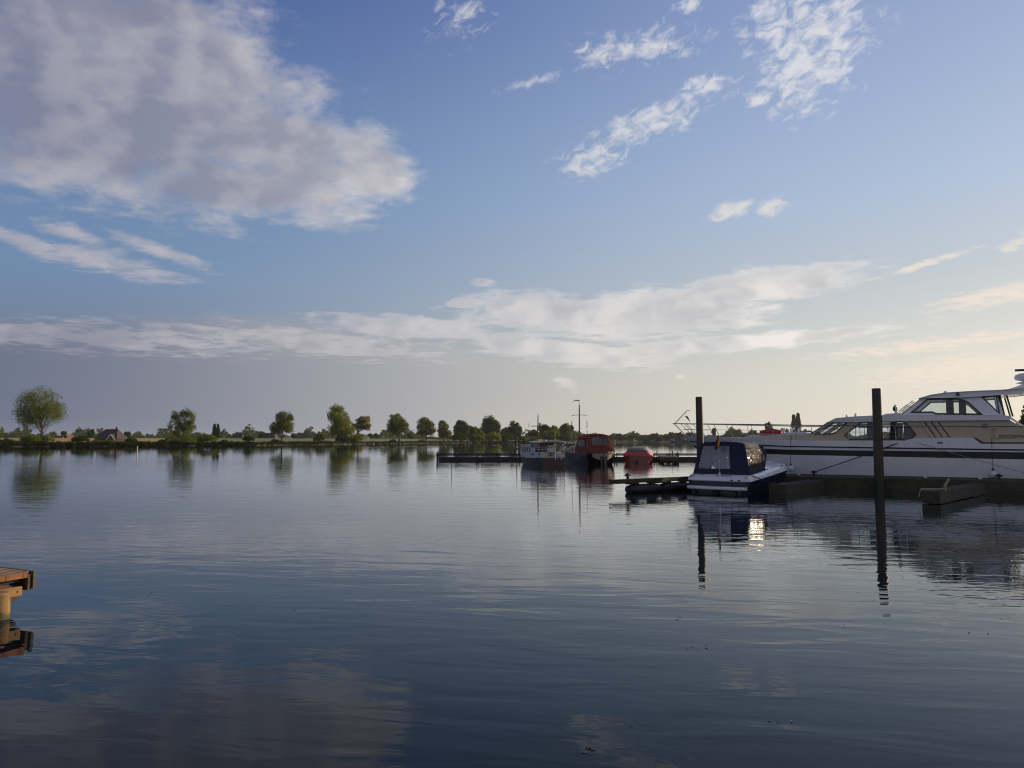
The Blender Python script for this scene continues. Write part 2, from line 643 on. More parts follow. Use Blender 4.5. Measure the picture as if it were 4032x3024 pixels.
def empty(name, loc, rz=0.0, label=None, cat=None, group=None):
    o = bpy.data.objects.new(name, None)
    o.empty_display_size = 0.3
    COL.objects.link(o)
    o.location = loc
    o.rotation_euler = (0, 0, rz)
    return tag(o, label, cat, group)


def lerp(a, b, t):
    return a + (b - a) * t


def interp(x, pts):
    """piecewise linear through sorted (x, y) pairs"""
    if x <= pts[0][0]:
        return pts[0][1]
    for (x0, y0), (x1, y1) in zip(pts, pts[1:]):
        if x <= x1:
            return lerp(y0, y1, (x - x0) / (x1 - x0))
    return pts[-1][1]


# shared paints
WHITE = paint('white_gelcoat', (0.76, 0.76, 0.765), 0.22, 0.05, 0.8, coat=0.3, streak=0.06)
CHROME = paint('brushed_steel', (0.62, 0.62, 0.62), 0.22, 0.1, 6, metal=1.0)
BLACK = paint('black_rubber', (0.018, 0.018, 0.020), 0.55, 0.3, 4)
ROPE = paint('pale_rope', (0.30, 0.27, 0.21), 0.9, 0.3, 30)
DARKROPE = paint('dark_rope', (0.03, 0.032, 0.045), 0.9, 0.3, 30)

# ---------------------------------------------------------------- water and land
me = bpy.data.meshes.new('water')
me.from_pydata([(-9000, -60, 0), (9000, -60, 0), (9000, 9000, 0), (-9000, 9000, 0)], [], [(0, 1, 2, 3)])
o = bpy.data.objects.new('river', me)
COL.objects.link(o)
me.materials.append(water_material())
o['kind'] = 'structure'

# shoreline of the far bank: (bearing x / y, distance y)
SHORE = [(-1.6, 235), (-0.95, 245), (-0.665, 262), (-0.47, 300), (-0.33, 333), (-0.24, 400), (-0.14, 505), (-0.04, 655), (0.03, 700),
         (0.066, 735), (0.080, 800), (0.10, 900), (0.22, 930), (0.40, 900), (0.70, 860), (1.2, 800), (1.8, 700)]
PROFILE = [(-30, -2.0), (-2.5, -0.6), (0.0, -0.05), (0.9, 0.75), (1.6, 1.2), (12, 1.35), (60, 1.55), (170, 2.0), (210, 3.6),
           (230, 3.7), (270, 2.4), (500, 2.6), (1500, 2.6), (6500, 3.0)]


def shore_y(u):
    return interp(u, SHORE)


def land_z(d):
    return interp(d, PROFILE)


def build_land():
    us = [(-1.6 + 3.4 * i / 680) for i in range(681)]
    rows = []
    rng = random.Random(5)
    wob = [sum(math.sin(i * f + ph) * a for f, ph, a in ((0.31, 1, 0.9), (0.83, 2, 0.6), (1.7, 4, 0.35))) for i in range(681)]
    for d, z in PROFILE:
        row = []
        for i, u in enumerate(us):
            k = 1.0 if d < 100 else 0.0
            Y = shore_y(u) + d + wob[i] * k * 0.35
            zz = z + (rng.uniform(-0.12, 0.12) if 1 < d < 100 else 0.0)
            row.append((u * Y, Y, zz))
        rows.append(row)
    mb = MB().rows(rows)
    o = mb.build('far_bank', land_material(), smooth=True)
    o['kind'] = 'structure'


build_land()


# ---------------------------------------------------------------- trees
def leaf_mesh(name, clumps, n_per, size, m, rng, flat=0.0):
    """many small leaf-cluster faces scattered through clumps: (x, y, z, radius)"""
    c = np.array([q[:3] for q in clumps])
    r = np.array([q[3] for q in clumps])
    N = len(clumps) * n_per
    idx = np.repeat(np.arange(len(clumps)), n_per)
    d = rng.normal(size=(N, 3))
    d /= np.linalg.norm(d, axis=1)[:, None]
    rad = rng.random(N) ** 0.45
    p = c[idx] + d * (r[idx] * rad)[:, None] * np.array([1, 1, 0.82])
    a = rng.normal(size=(N, 3))
    a /= np.linalg.norm(a, axis=1)[:, None]
    b = rng.normal(size=(N, 3))
    b -= a * np.sum(a * b, axis=1)[:, None]
    b /= np.linalg.norm(b, axis=1)[:, None]
    s = size * (0.55 + 0.9 * rng.random(N))[:, None]
    a *= s * 0.5
    b *= s * 0.36
    v = np.stack([p - a, p + b * 0.9 - a * 0.1, p + a, p - b], axis=1).reshape(-1, 3)
    me = bpy.data.meshes.new(name)
    me.vertices.add(N * 4)
    me.vertices.foreach_set('co', v.ravel())
    me.loops.add(N * 4)
    me.loops.foreach_set('vertex_index', np.arange(N * 4, dtype=np.int32))
    me.polygons.add(N)
    me.polygons.foreach_set('loop_start', np.arange(0, N * 4, 4, dtype=np.int32))
    me.update(calc_edges=True)
    me.materials.append(m)
    return me


BARK = paint('grey_brown_bark', (0.055, 0.045, 0.035), 0.9, 0.35, 1.5, 0.05, 3.0)
LEAF = {
    'olive': foliage('olive_leaves', (0.042, 0.056, 0.009), (0.115, 0.125, 0.018)),
    'dark': foliage('dark_green_leaves', (0.020, 0.034, 0.011), (0.056, 0.074, 0.016)),
    'pale': foliage('pale_green_leaves', (0.080, 0.090, 0.032), (0.150, 0.150, 0.055)),
    'pink': foliage('rusty_pink_leaves', (0.125, 0.095, 0.066), (0.190, 0.148, 0.108)),
    'lime': foliage('yellow_green_leaves', (0.070, 0.085, 0.010), (0.165, 0.160, 0.016)),
    'scrub': foliage('dark_bank_growth', (0.012, 0.016, 0.006), (0.036, 0.040, 0.012)),
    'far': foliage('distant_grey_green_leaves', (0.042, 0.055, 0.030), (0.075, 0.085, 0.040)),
}


def tree(name, label, px, Y, top, xl, xr, bottom, kind='olive', base=None, shape='round', gaps=0.35, dens=1.0, seed=1, group=None,
         trunk_r=None, cat='tree', leaf=None):
    """tree standing at depth Y: crown from photograph pixels xl..xr wide, top..bottom tall, tapered trunk with limbs"""
    rng = np.random.default_rng(seed)
    k = Y / FPX
    d = Y - shore_y((px - 2016) / FPX)
    zb = land_z(d) if base is None else base
    X = (px - 2016) * k
    z_top = CAM_H - (top - 1734) * k
    z_bot = max(CAM_H - (bottom - 1734) * k, zb + 0.2)
    cx = ((xl + xr) / 2 - 2016) * k - X
    rx = (xr - xl) / 2 * k
    rz = (z_top - z_bot) / 2
    cz = (z_top + z_bot) / 2 - zb
    root = empty(name, (X, Y, zb), 0, label, cat, group)
    ls = leaf or max(0.28, 4.2 * Y / FPX)
    # clump centres filling the crown
    ncl = int(105 * dens * (1.0 - gaps * 0.45))
    clumps = []
    tries = 0
    # boughs: overlapping rounded masses that give the crown an uneven outline
    nb = 9 if shape != 'poplar' else 1
    boughs = []
    for _ in range(nb):
        q = rng.normal(size=3)
        q = q / np.linalg.norm(q) * (0.30 + 0.42 * rng.random())
        boughs.append((q, 0.30 + 0.26 * rng.random()))
    boughs.append((np.array([0, 0, 0.05]), 0.52))
    if shape == 'round':
        boughs += [(np.array([sx_ * 0.58, sy_ * 0.3, -0.42]), 0.34) for sx_, sy_ in ((-1, 1), (1, -1), (-0.3, -1), (0.4, 1))]
    while len(clumps) < ncl and tries < 9000:
        tries += 1
        q = rng.uniform(-1, 1, 3)
        L = np.linalg.norm(q)
        if L > 1.0 and shape in ('round', 'dome'):
            continue
        if shape == 'poplar':
            w = min(1.0, 0.30 + 0.75 * (1 - q[2])) * (1.0 if q[2] > -0.7 else 0.75)
            if math.hypot(q[0], q[1]) > 1:
                continue
            q = np.array([q[0] * w, q[1] * w, q[2]])
        elif shape == 'spire':
            w = 1.0 - 0.72 * max(0.0, (q[2] + 0.3) / 1.3) ** 1.3
            if abs(q[0]) > w or abs(q[1]) > w or L > 1.1:
                continue
        else:
            dd = [np.linalg.norm(q - c_) / r_ for c_, r_ in boughs]
            m_ = min(dd)
            if m_ > 1 or (m_ < 0.45 and rng.random() < 0.6):
                continue
            if shape == 'dome' and q[2] < -0.3:
                q = np.array([q[0] * 1.1, q[1], -0.9 + 0.5 * rng.random()])
        rr = (0.17 + 0.13 * rng.random()) * min(rx, rz) * (1.0 + 0.25 * (1 - gaps))
        clumps.append((cx + q[0] * (rx - rr * 0.6), q[1] * (rx - rr * 0.6), cz + q[2] * (rz - rr * 0.6), rr))
    # stretch the crown to the height and width it has in the photograph
    ca = np.array(clumps)
    for ax, lo, hi in ((0, cx - rx, cx + rx), (2, cz - rz, cz + rz)):
        a0, a1 = (ca[:, ax] - ca[:, 3]).min(), (ca[:, ax] + ca[:, 3]).max()
        grow = (hi - lo) * (0.07 if shape != 'poplar' else 0.0)
        lo, hi = lo - (grow if ax == 0 else 0.0), hi + grow * 0.6
        ca[:, ax] = lo + (ca[:, ax] - a0) * (hi - lo) / (a1 - a0)
    clumps = [tuple(q) for q in ca]
    n_per = int(max(30, 66 * (1 - 0.35 * gaps)))
    me = leaf_mesh('crown', clumps, n_per, ls, LEAF[kind], rng)
    co = bpy.data.objects.new('crown', me)
    COL.objects.link(co)
    co.parent = root
    # trunk and limbs
    mb = MB()
    tr = trunk_r or max(0.16, 0.028 * (z_top - zb))
    tz = cz + rz * 0.35
    pts = []
    for i in range(7):
        t = i / 6
        pts.append((cx * t * t + rng.normal() * 0.08 * rx * t, rng.normal() * 0.06 * rx * t, tz * t))
    mb.tube(pts, [tr * (1.35 if i == 0 else 1.0) * (1 - 0.8 * i / 6) for i in range(7)], 7)
    order = rng.permutation(len(clumps))[:26]
    for j in order:
        c = clumps[j]
        t = min(0.95, max(0.18, (c[2] - rz * 0.55) / max(tz, 0.1)))
        i0 = t * 6
        a = Vector(pts[int(i0)]).lerp(Vector(pts[min(int(i0) + 1, 6)]), i0 - int(i0))
        b = Vector(c[:3])
        mid = a.lerp(b, 0.5) + Vector((0, 0, -0.06 * (b - a).length))
        mb.tube([a, mid, b], [tr * 0.34 * (1 - t * 0.5), tr * 0.2, tr * 0.06], 4, cap=False)
    mb.build('trunk', BARK, root, smooth=True)
    return root


def bush(label, px, Y, top, xl, xr, kind='olive', seed=1, base=None, group=None, name='bush', cat='bush', dens=1.0, stalks=False):
    rng = np.random.default_rng(seed)
    k = Y / FPX
    d = Y - shore_y((px - 2016) / FPX)
    zb = land_z(d) if base is None else base
    X = (px - 2016) * k
    rx = (xr - xl) / 2 * k
    cx = ((xl + xr) / 2 - px) * k
    h = CAM_H - (top - 1734) * k - zb
    clumps = []
    for _ in range(int(46 * dens)):
        a = rng.random() * 2 * math.pi
        r = math.sqrt(rng.random()) * 0.86
        top_h = h * math.sqrt(max(0.05, 1 - r * r)) * (0.75 + 0.25 * rng.random())
        z = top_h * (0.12 + 0.78 * math.sqrt(rng.random()))
        rr = (0.20 + 0.12 * rng.random()) * min(rx, h)
        clumps.append((cx + rx * r * math.cos(a), rx * r * math.sin(a) * 0.9, z, rr))
    me = leaf_mesh(name, clumps, int(64 * dens), max(0.25, 3.6 * Y / FPX), LEAF[kind], rng)
    o = bpy.data.objects.new(name, me)
    COL.objects.link(o)
    o.location = (X, Y, zb)
    return tag(o, label, cat, group)


B = lambda u_px, extra=0.0: shore_y((u_px - 2016) / FPX) + extra      # depth of the bank at a bearing

BANKT = 'trees along the far river bank'
tree('broad_tree', 'largest bank tree at far left, wide airy crown showing its forked limbs', 171, B(171, 10), 1513, 44, 263, 1712, 'olive', gaps=0.35, dens=2.7, seed=33, group=BANKT)
tree('broad_tree', 'ragged olive tree with leaning top, behind a broad willow bush on the left bank', 722, B(722, 12), 1603, 668, 774, 1730, 'olive', gaps=0.5, dens=1.5, seed=8, group=BANKT)
tree('broad_tree', 'round open tree with bare straight trunk standing alone left of the largest leafy clump', 1112, B(1112, 10), 1617, 1060, 1170, 1718, 'olive', gaps=0.5, dens=1.6, seed=12, group=BANKT)
tree('broad_tree', 'tall dense yellow green tree beside the rusty pink one', 1347, B(1347, 12), 1586, 1286, 1402, 1734, 'lime', gaps=0.2, dens=2.0, seed=17, group=BANKT)
tree('broad_tree', 'rusty pink tree with bare spreading limbs on the right of the dense green one', 1407, B(1407, 9), 1633, 1385, 1469, 1703, 'pink', gaps=0.55, dens=1.5, seed=21, group=BANKT)
tree('broad_tree', 'round dark tree with clear trunk next right of the rusty pink one', 1572, B(1572, 10), 1626, 1524, 1615, 1722, 'olive', gaps=0.45, dens=1.6, seed=26, group=BANKT)
tree('broad_tree', 'round tree with drooping edges, second right of the rusty pink one', 1681, B(1681, 10), 1639, 1638, 1720, 1726, 'olive', gaps=0.5, dens=1.5, seed=31, group=BANKT)
tree('broad_tree', 'small pale green tree between two rounder trees, above the end of the jetty', 1749, B(1749, 14), 1655, 1722, 1779, 1730, 'pale', gaps=0.4, dens=1.3, seed=35, group=BANKT)
tree('leafy_tree', 'dark pointed tree left of the tallest tree on the bank behind the jetty', 1819, B(1819, 25), 1652, 1786, 1852, 1736, 'dark', gaps=0.2, dens=1.4, seed=40, group=BANKT, shape='spire')
tree('leafy_tree', 'bulky mid green tree between the dark pointed tree and the tallest one', 1870, B(1870, 14), 1674, 1830, 1912, 1741, 'olive', gaps=0.15, dens=1.5, seed=41, group=BANKT)
tree('leafy_tree', 'tallest dark round tree on the bank behind the jetty', 1931, B(1931, 22), 1633, 1886, 1976, 1728, 'dark', gaps=0.25, dens=1.8, seed=43, group=BANKT)
tree('leafy_tree', 'dark narrow tree with ragged right side, left of the mast of the white boat', 2029, B(2029, 20), 1656, 1996, 2060, 1736, 'dark', gaps=0.3, dens=1.3, seed=47, group=BANKT, shape='spire')
tree('leafy_tree', 'grey green tree half hidden behind the dark narrow one', 1990, B(1990, 120), 1681, 1966, 2012, 1732, 'far', gaps=0.3, dens=1.0, seed=48, group=BANKT)
tree('bare_tree', 'thin bare tree with upright twigs left of the white boat', 2068, B(2068, 8), 1688, 2056, 2080, 1724, 'pale', gaps=0.95, dens=0.12, seed=50, group=BANKT)
tree('leafy_tree', 'dark dome shaped tree just left of the mast of the white boat', 2107, B(2107, 8), 1691, 2080, 2130, 1742, 'dark', gaps=0.15, dens=1.1, seed=52, group=BANKT)
tree('leafy_tree', 'tall dark tree directly behind the mast of the white boat', 2142, B(2142, 25), 1664, 2114, 2172, 1740, 'dark', gaps=0.25, dens=1.2, seed=54, group=BANKT)
tree('willow_tree', 'drooping yellow green willow at the waterside behind the white boat', 2158, B(2158, 6), 1692, 2130, 2190, 1741, 'lime', gaps=0.1, dens=1.3, seed=55, group=BANKT)
tree('leafy_tree', 'light olive tree between the willow and the twin tops at the end of the bank', 2182, B(2182, 26), 1673, 2160, 2205, 1738, 'pale', gaps=0.25, dens=1.2, seed=57, group=BANKT)
tree('leafy_tree', 'tall two topped tree near the right end of the wooded bank', 2222, B(2222, 15), 1665, 2192, 2248, 1742, 'olive', gaps=0.2, dens=1.4, seed=59, group=BANKT)
tree('leafy_tree', 'last slim tree at the right end of the wooded bank', 2250, B(2250, 12), 1674, 2234, 2263, 1740, 'olive', gaps=0.2, dens=1.1, seed=60, group=BANKT, shape='spire')
for x_, lab, sd in ((846, 'left one of two slim dark poplars side by side on the left meadow', 70), (860, 'right one of two slim dark poplars side by side on the left meadow', 71)):
    tree('poplar', lab, x_, 560, 1669, x_ - 8, x_ + 8, 1728, 'dark', gaps=0.0, dens=1.6, seed=sd, group='paired poplars', shape='poplar')
for x_, tp, lab, sd in ((3126, 1632, 'left and shorter of two slim poplars rising behind the rail of the yacht', 72),
                        (3143, 1625, 'right and taller of two slim poplars rising behind the rail of the yacht', 73)):
    tree('poplar', lab, x_, B(x_, 60), tp, x_ - 13, x_ + 11, 1728, 'dark', gaps=0.0, dens=2.2, seed=sd, group='paired poplars', shape='poplar')

FAR = 'trees on the distant right shore'
for x_, tp, xl, xr, kd, lab, sd in (
        (2280, 1708, 2262, 2300, 'far', 'round distant tree seen just left of the red canopy boat', 80),
        (2438, 1706, 2424, 2454, 'far', 'round distant tree just right of the red canopy', 81),
        (2492, 1708, 2470, 2514, 'far', 'broad low distant tree above the red covered speedboat', 82),
        (2532, 1711, 2514, 2552, 'pale', 'paler distant tree right of the broad one above the speedboat', 83),
        (2574, 1704, 2552, 2596, 'olive', 'tallest round distant tree in the wood above the finger pier', 84),
        (2616, 1709, 2594, 2632, 'far', 'flat topped distant tree left of the moored barge mast', 85),
        (2642, 1702, 2630, 2654, 'olive', 'upright distant tree immediately left of the barge mast', 86),
        (2672, 1701, 2656, 2690, 'dark', 'dark round distant tree behind the barge', 87),
        (2720, 1705, 2702, 2738, 'far', 'distant tree seen through the bow rail of the yacht', 88),
        (2807, 1687, 2798, 2818, 'dark', 'small dark distant tree right of the left mooring pile', 89),
        (2888, 1681, 2856, 2922, 'olive', 'big round tree behind the foredeck rail of the yacht', 90),
        (2962, 1691, 2942, 2986, 'far', 'low dark tree between the round tree and the red cover', 91),
        (3025, 1661, 3010, 3040, 'dark', 'narrow dark tree rising above the red deck cover', 92),
        (3085, 1686, 3060, 3108, 'olive', 'bushy tree left of the two slim poplars behind the yacht', 93),
        (3185, 1690, 3155, 3235, 'dark', 'bushy tree right of the two slim poplars behind the yacht', 94)):
    tree('shore_tree', lab, x_, B(x_, 22), tp, xl, xr, 1733, kd, gaps=0.1, dens=0.8, seed=sd, group=FAR, shape='dome')
tree('garden_tree', 'twiggy green tree at the right edge of the picture behind the stairs of the yacht', 4052, 95, 1590, 4004, 4110, 1740, 'olive', base=0.6, gaps=0.6, dens=1.0, seed=97, leaf=0.30)

HED = 'lone trees on the meadow behind the left bank'
for x_, tp, xl, xr, kd, lab, sd in (
        (256, 1697, 244, 268, 'far', 'small round tree on the meadow right of the largest bank tree', 100),
        (361, 1690, 347, 376, 'dark', 'conical dark tree left of the thatched farmhouse', 101),
        (505, 1698, 490, 522, 'far', 'round tree touching the right side of the thatched farmhouse', 102),
        (1033, 1699, 1020, 1050, 'far', 'round grey green tree behind the lone round open tree', 103),
        (1160, 1706, 1146, 1172, 'far', 'small grey tree right of the white gabled cottage', 104),
        (1460, 1706, 1446, 1474, 'far', 'hazy tree behind the bank just right of the rusty pink tree', 105),
        (1484, 1706, 1472, 1500, 'far', 'second hazy tree right of the rusty pink tree', 106),
        (1612, 1704, 1600, 1628, 'dark', 'dark spiky tree between the two round bank trees', 107)):
    tree('meadow_tree', lab, x_, B(x_, 330), tp, xl, xr, 1733, kd, gaps=0.15, dens=0.7, seed=sd, group=HED, shape='dome')

SH = 'bushes along the far river bank'
for lab, x_, tp, xl, xr, kd, sd in (
        ('dark low bush at the left edge of the picture by the water', 30, 1724, -10, 62, 'dark', 120),
        ('wide olive bush under the largest bank tree', 128, 1708, 86, 170, 'olive', 121),
        ('pale reedy bush beside the trunk of the largest bank tree', 192, 1702, 165, 218, 'pale', 122),
        ('big rounded shrub left of the thatched farmhouse', 322, 1711, 286, 358, 'dark', 123),
        ('small shrub between the rounded shrub and the farmhouse', 386, 1730, 362, 412, 'olive', 124),
        ('lit olive shrub in front of the thatched farmhouse', 428, 1731, 406, 456, 'olive', 125),
        ('shrub with pale stems right of the thatched farmhouse', 520, 1722, 496, 546, 'dark', 126),
        ('small dark bush alone on the yellow field', 640, 1728, 626, 656, 'dark', 127),
        ('broad willow bush hanging over the water under the ragged tree', 720, 1708, 652, 782, 'olive', 128),
        ('second willow bush right of the broad one, sunlit on its right', 815, 1702, 768, 856, 'olive', 129),
        ('small dark waterside bush right of the two poplars', 888, 1730, 872, 902, 'dark', 130),
        ('compact round dark bush between the poplars and the lone round tree', 980, 1706, 958, 1004, 'dark', 131),
        ('low bush at the foot of the lone round tree', 1085, 1728, 1072, 1100, 'dark', 132),
        ('upright shrub left of the tall dense yellow green tree', 1262, 1702, 1236, 1288, 'olive', 133),
        ('rounded bush at the foot of the tall dense yellow green tree', 1352, 1712, 1318, 1384, 'dark', 134),
        ('golden brown bush below the rusty pink tree', 1396, 1708, 1370, 1432, 'lime', 135),
        ('tidy round bush at the waterline left of the round dark tree', 1546, 1729, 1535, 1560, 'dark', 136),
        ('low brown bush under the tree with drooping edges', 1664, 1728, 1644, 1686, 'pink', 137),
        ('dark willow bush at the left end of the wood behind the jetty', 1810, 1698, 1780, 1842, 'dark', 138),
        ('wide sunlit willow bush below the tallest dark round tree', 1940, 1697, 1904, 1974, 'lime', 139),
        ('broad olive bush directly left of the wide sunlit willow bush', 1872, 1706, 1840, 1912, 'olive', 144),
        ('dark bush filling the bank right of the wide sunlit willow bush', 1985, 1712, 1962, 2010, 'dark', 145),
        ('olive waterside bush behind the bow of the white boat', 2094, 1716, 2070, 2122, 'olive', 146),
        ('waterside bush under the two topped tree near the bank end', 2216, 1708, 2190, 2256, 'dark', 147),
        ('shadowed waterside bush left of the dark narrow tree', 2000, 1702, 1976, 2026, 'dark', 140),
        ('brownish low bush right of the dark narrow tree', 2056, 1714, 2034, 2088, 'olive', 141),
        ('round waterside bush on the distant shore left of the barge', 2592, 1717, 2574, 2612, 'dark', 142),
        ('low waterside bush on the distant shore above the red speedboat', 2546, 1729, 2532, 2562, 'dark', 143)):
    bush(lab, x_, B(x_, 3.5), tp, xl, xr, kd, sd, group=SH, dens=1.2 if xr - xl > 60 else 0.9)


def scrub():
    """continuous low scrub on the bank's edge and the far-off woods that read as one mass"""
    rng = np.random.default_rng(77)
    cl = []
    for i in range(3600):
        px = rng.uniform(-120, 2262)
        Y = B(px, rng.uniform(-0.6, 4.0))
        r = rng.uniform(0.45, 1.0) * (1.0 + 0.25 * math.sin(px * 0.03) + 0.3 * math.sin(px * 0.011 + 1))
        cl.append(((px - 2016) / FPX * Y, Y, 0.25 + rng.uniform(0, 1.15), r))
    me = leaf_mesh('bank_scrub', cl, 26, 0.40, LEAF['scrub'], rng)
    o = bpy.data.objects.new('bank_scrub', me)
    COL.objects.link(o)
    tag(o, 'low dark scrub and reeds along the edge of the far bank', 'scrub', kind='stuff')
    cl = []
    for i in range(5200):
        px = rng.uniform(-200, 2300)
        Y = rng.uniform(760, 1150)
        if 2016 < px:
            Y = max(Y, 980)
        h = 7.0 + 3.0 * math.sin(px * 0.021) + 2.5 * math.sin(px * 0.057 + 2) + 2.0 * math.sin(px * 0.13)
        h *= 0.75 + 0.5 * rng.random()
        z = 2.6 + max(h, 2.5) * rng.random() ** 0.7
        cl.append(((px - 2016) / FPX * Y, Y, z, rng.uniform(1.2, 2.6)))
    me = leaf_mesh('distant_wood', cl, 24, 1.5, LEAF['far'], rng)
    o = bpy.data.objects.new('distant_wood', me)
    COL.objects.link(o)
    tag(o, 'hazy line of woods along the horizon beyond the left meadow', 'wood', kind='stuff')
    cl = []
    for i in range(4600):
        px = rng.uniform(2262, 4500)
        Y = B(px, rng.uniform(35, 120))
        h = 7.5 + 2.0 * math.sin(px * 0.031) + 1.8 * math.sin(px * 0.083 + 2)
        z = 1.5 + h * rng.random() ** 0.7
        cl.append(((px - 2016) / FPX * Y, Y, z, rng.uniform(1.2, 2.6)))
    me = leaf_mesh('shore_wood', cl, 24, 1.5, LEAF['far'], rng)
    o = bpy.data.objects.new('shore_wood', me)
    COL.objects.link(o)
    tag(o, 'continuous dark wood along the distant right shore', 'wood', kind='stuff')


scrub()


# ---------------------------------------------------------------- far buildings
THATCH = paint('weathered_thatch', (0.050, 0.042, 0.036), 0.95, 0.3, 1.0, 0.05, 4)
BRICK = paint('red_brown_brick', (0.085, 0.048, 0.038), 0.9, 0.25, 1.5)
TILE = paint('red_roof_tiles', (0.17, 0.065, 0.042), 0.8, 0.25, 1.5)
SLATE = paint('grey_brown_roof', (0.045, 0.040, 0.037), 0.8, 0.2, 1.5)
PLASTER = paint('white_plaster', (0.62, 0.60, 0.56), 0.85, 0.1, 1.0)
PANE = paint('dark_window_pane', (0.03, 0.035, 0.045), 0.1, 0.1, 1)


def house(name, label, px, Y, zb, L, W, hw, hr, wall, roof, rz=0.0, hip=0.0, chimney=True, trim=None, windows=3, cat='house', group=None):
    X = (px - 2016) / FPX * Y
    r = empty(name, (X, Y, zb), rz, label, cat, group)
    mb = MB().box((0, 0, hw / 2 - 0.3), (L, W, hw + 0.6))
    if not hip:
        for s in (-1, 1):
            mb.add([(s * L / 2, -W / 2, hw), (s * L / 2, W / 2, hw), (s * L / 2, 0, hw + hr * 0.97), (s * (L / 2 - 0.2), -W / 2, hw),
                    (s * (L / 2 - 0.2), W / 2, hw), (s * (L / 2 - 0.2), 0, hw + hr * 0.97)],
                   [(0, 1, 2), (3, 5, 4), (0, 2, 5, 3), (1, 4, 5, 2), (0, 3, 4, 1)])
    mb.build('wall', wall, r)
    ov = 0.45
    a, b = L / 2 + ov, W / 2 + ov
    zl = hw - ov * hr / (W / 2) * 0.8
    rl = L / 2 + ov - hip
    vs = [(-a, -b, zl), (a, -b, zl), (a, b, zl), (-a, b, zl), (-rl, 0, hw + hr), (rl, 0, hw + hr)]
    t = 0.28
    vs2 = [(x, y, z + t) for x, y, z in vs]
    fs = [(0, 1, 5, 4), (2, 3, 4, 5), (1, 2, 5), (3, 0, 4)] if hip else [(0, 1, 5, 4), (2, 3, 4, 5)]
    m2 = MB()
    n = 6
    m2.add(vs + vs2, [tuple(reversed(f)) for f in fs] + [tuple(i + n for i in f) for f in fs]
           + [(0, 6, 7, 1), (2, 8, 9, 3), (1, 7, 8, 2) if hip else (1, 7, 11, 5), (3, 9, 6, 0) if hip else (3, 9, 10, 4)]
           + ([] if hip else [(5, 11, 8, 2), (4, 10, 6, 0)]))
    ro = m2.build('roof', roof, r)
    if chimney:
        MB().box((L * 0.22, 0, hw + hr + 0.55), (0.8, 0.7, 1.7)).build('chimney', wall, ro, bevel=0.03)
    for i in range(windows):
        x = L * (-0.36 + 0.72 * (i / max(windows - 1, 1)))
        fr = MB().box((x, -W / 2 - 0.05, hw * 0.52), (1.15, 0.1, 1.3)).build('window', PLASTER, r)
        MB().box((x, -W / 2 - 0.112, hw * 0.52), (0.95, 0.03, 1.1)).build('pane', PANE, fr)
    if trim:
        mb = MB()
        for s in (-1, 1):
            mb.beam((a + 0.05, s * b, zl + 0.1), (a + 0.05, 0, hw + hr + 0.2), 0.14, 0.5)
        mb.build('bargeboard', trim, r)
    return r


fh = house('farmhouse', 'large farmhouse under a dark thatched hipped roof with white bargeboards at its right end', 443, 430, 1.2, 13.0, 10.0, 2.0, 5.0, BRICK, THATCH, math.radians(-8), 3.4, True, None, 3)
wing = MB().add([(x, y, z) for y in (-6.4, -1.0) for x, z in ((2.0, -0.5), (6.2, -0.5), (6.2, 1.6), (4.1, 4.1), (2.0, 1.6))],
                [(0, 1, 2, 3, 4), (9, 8, 7, 6, 5), (0, 5, 6, 1), (1, 6, 7, 2), (2, 7, 8, 3), (3, 8, 9, 4), (4, 9, 5, 0)]).build('gable_wing', BRICK, fh)
MB().add([(x, y, z + dz) for dz in (0.03, 0.30) for y in (-6.6, -1.0) for x, z in ((1.7, 1.25), (4.1, 4.1), (6.5, 1.25))],
         [(0, 3, 4, 1), (1, 4, 5, 2), (6, 7, 10, 9), (7, 8, 11, 10), (0, 1, 7, 6), (1, 2, 8, 7), (3, 9, 10, 4), (4, 10, 11, 5), (0, 6, 9, 3), (2, 5, 11, 8)]).build('wing_roof', THATCH, wing)
mb = MB()
mb.beam((1.65, -6.68, 1.35), (4.1, -6.68, 4.3), 0.12, 0.45)
mb.beam((6.55, -6.68, 1.35), (4.1, -6.68, 4.3), 0.12, 0.45)
mb.build('bargeboard', PLASTER, wing)
house('cottage', 'small red roofed cottage with white gable between the largest tree and the rounded shrub', 228, 520, 1.5, 7.5, 5.0, 1.4, 2.4, PLASTER, TILE, math.radians(12), 0.0, True, None, 2)
house('cottage', 'low steep roofed barn left of the rounded shrub', 276, 520, 1.5, 4.6, 5.0, 1.3, 3.1, BRICK, TILE, math.radians(70), 0.0, False, None, 0, 'barn')
house('cottage', 'dark roofed house right of the two slim poplars on the left meadow', 938, 640, 2.2, 9.0, 7, 2.0, 3.4, BRICK, SLATE, math.radians(8), 1.5, True, None, 2)
house('cottage', 'grey roofed house behind the compact round dark bush', 1066, 640, 2.2, 11.0, 8, 2.0, 3.8, BRICK, SLATE, math.radians(-6), 2.0, False, None, 3)
house('cottage', 'white gabled cottage seen right of the lone round tree trunk', 1134, 600, 2.2, 6.0, 4.6, 1.7, 1.7, PLASTER, SLATE, math.radians(78), 0.0, False, None, 1)
house('cottage', 'pale roofed house farther right of the white gabled cottage', 1192, 660, 2.2, 9.0, 8, 2.2, 3.6, BRICK, SLATE, math.radians(14), 1.5, True, None, 2)
house('cottage', 'tiny white cottage below the rusty pink tree on its right', 1441, 760, 2.4, 5.4, 5.0, 2.4, 2.8, PLASTER, SLATE, math.radians(70), 0.0, False, None, 1)
house('warehouse', 'long low brown warehouse on the distant right shore behind the yacht rail', 2958, 960, 2.0, 46, 14, 7.0, 2.5, BRICK, SLATE, math.radians(3), 2.0, False, None, 6, 'warehouse')


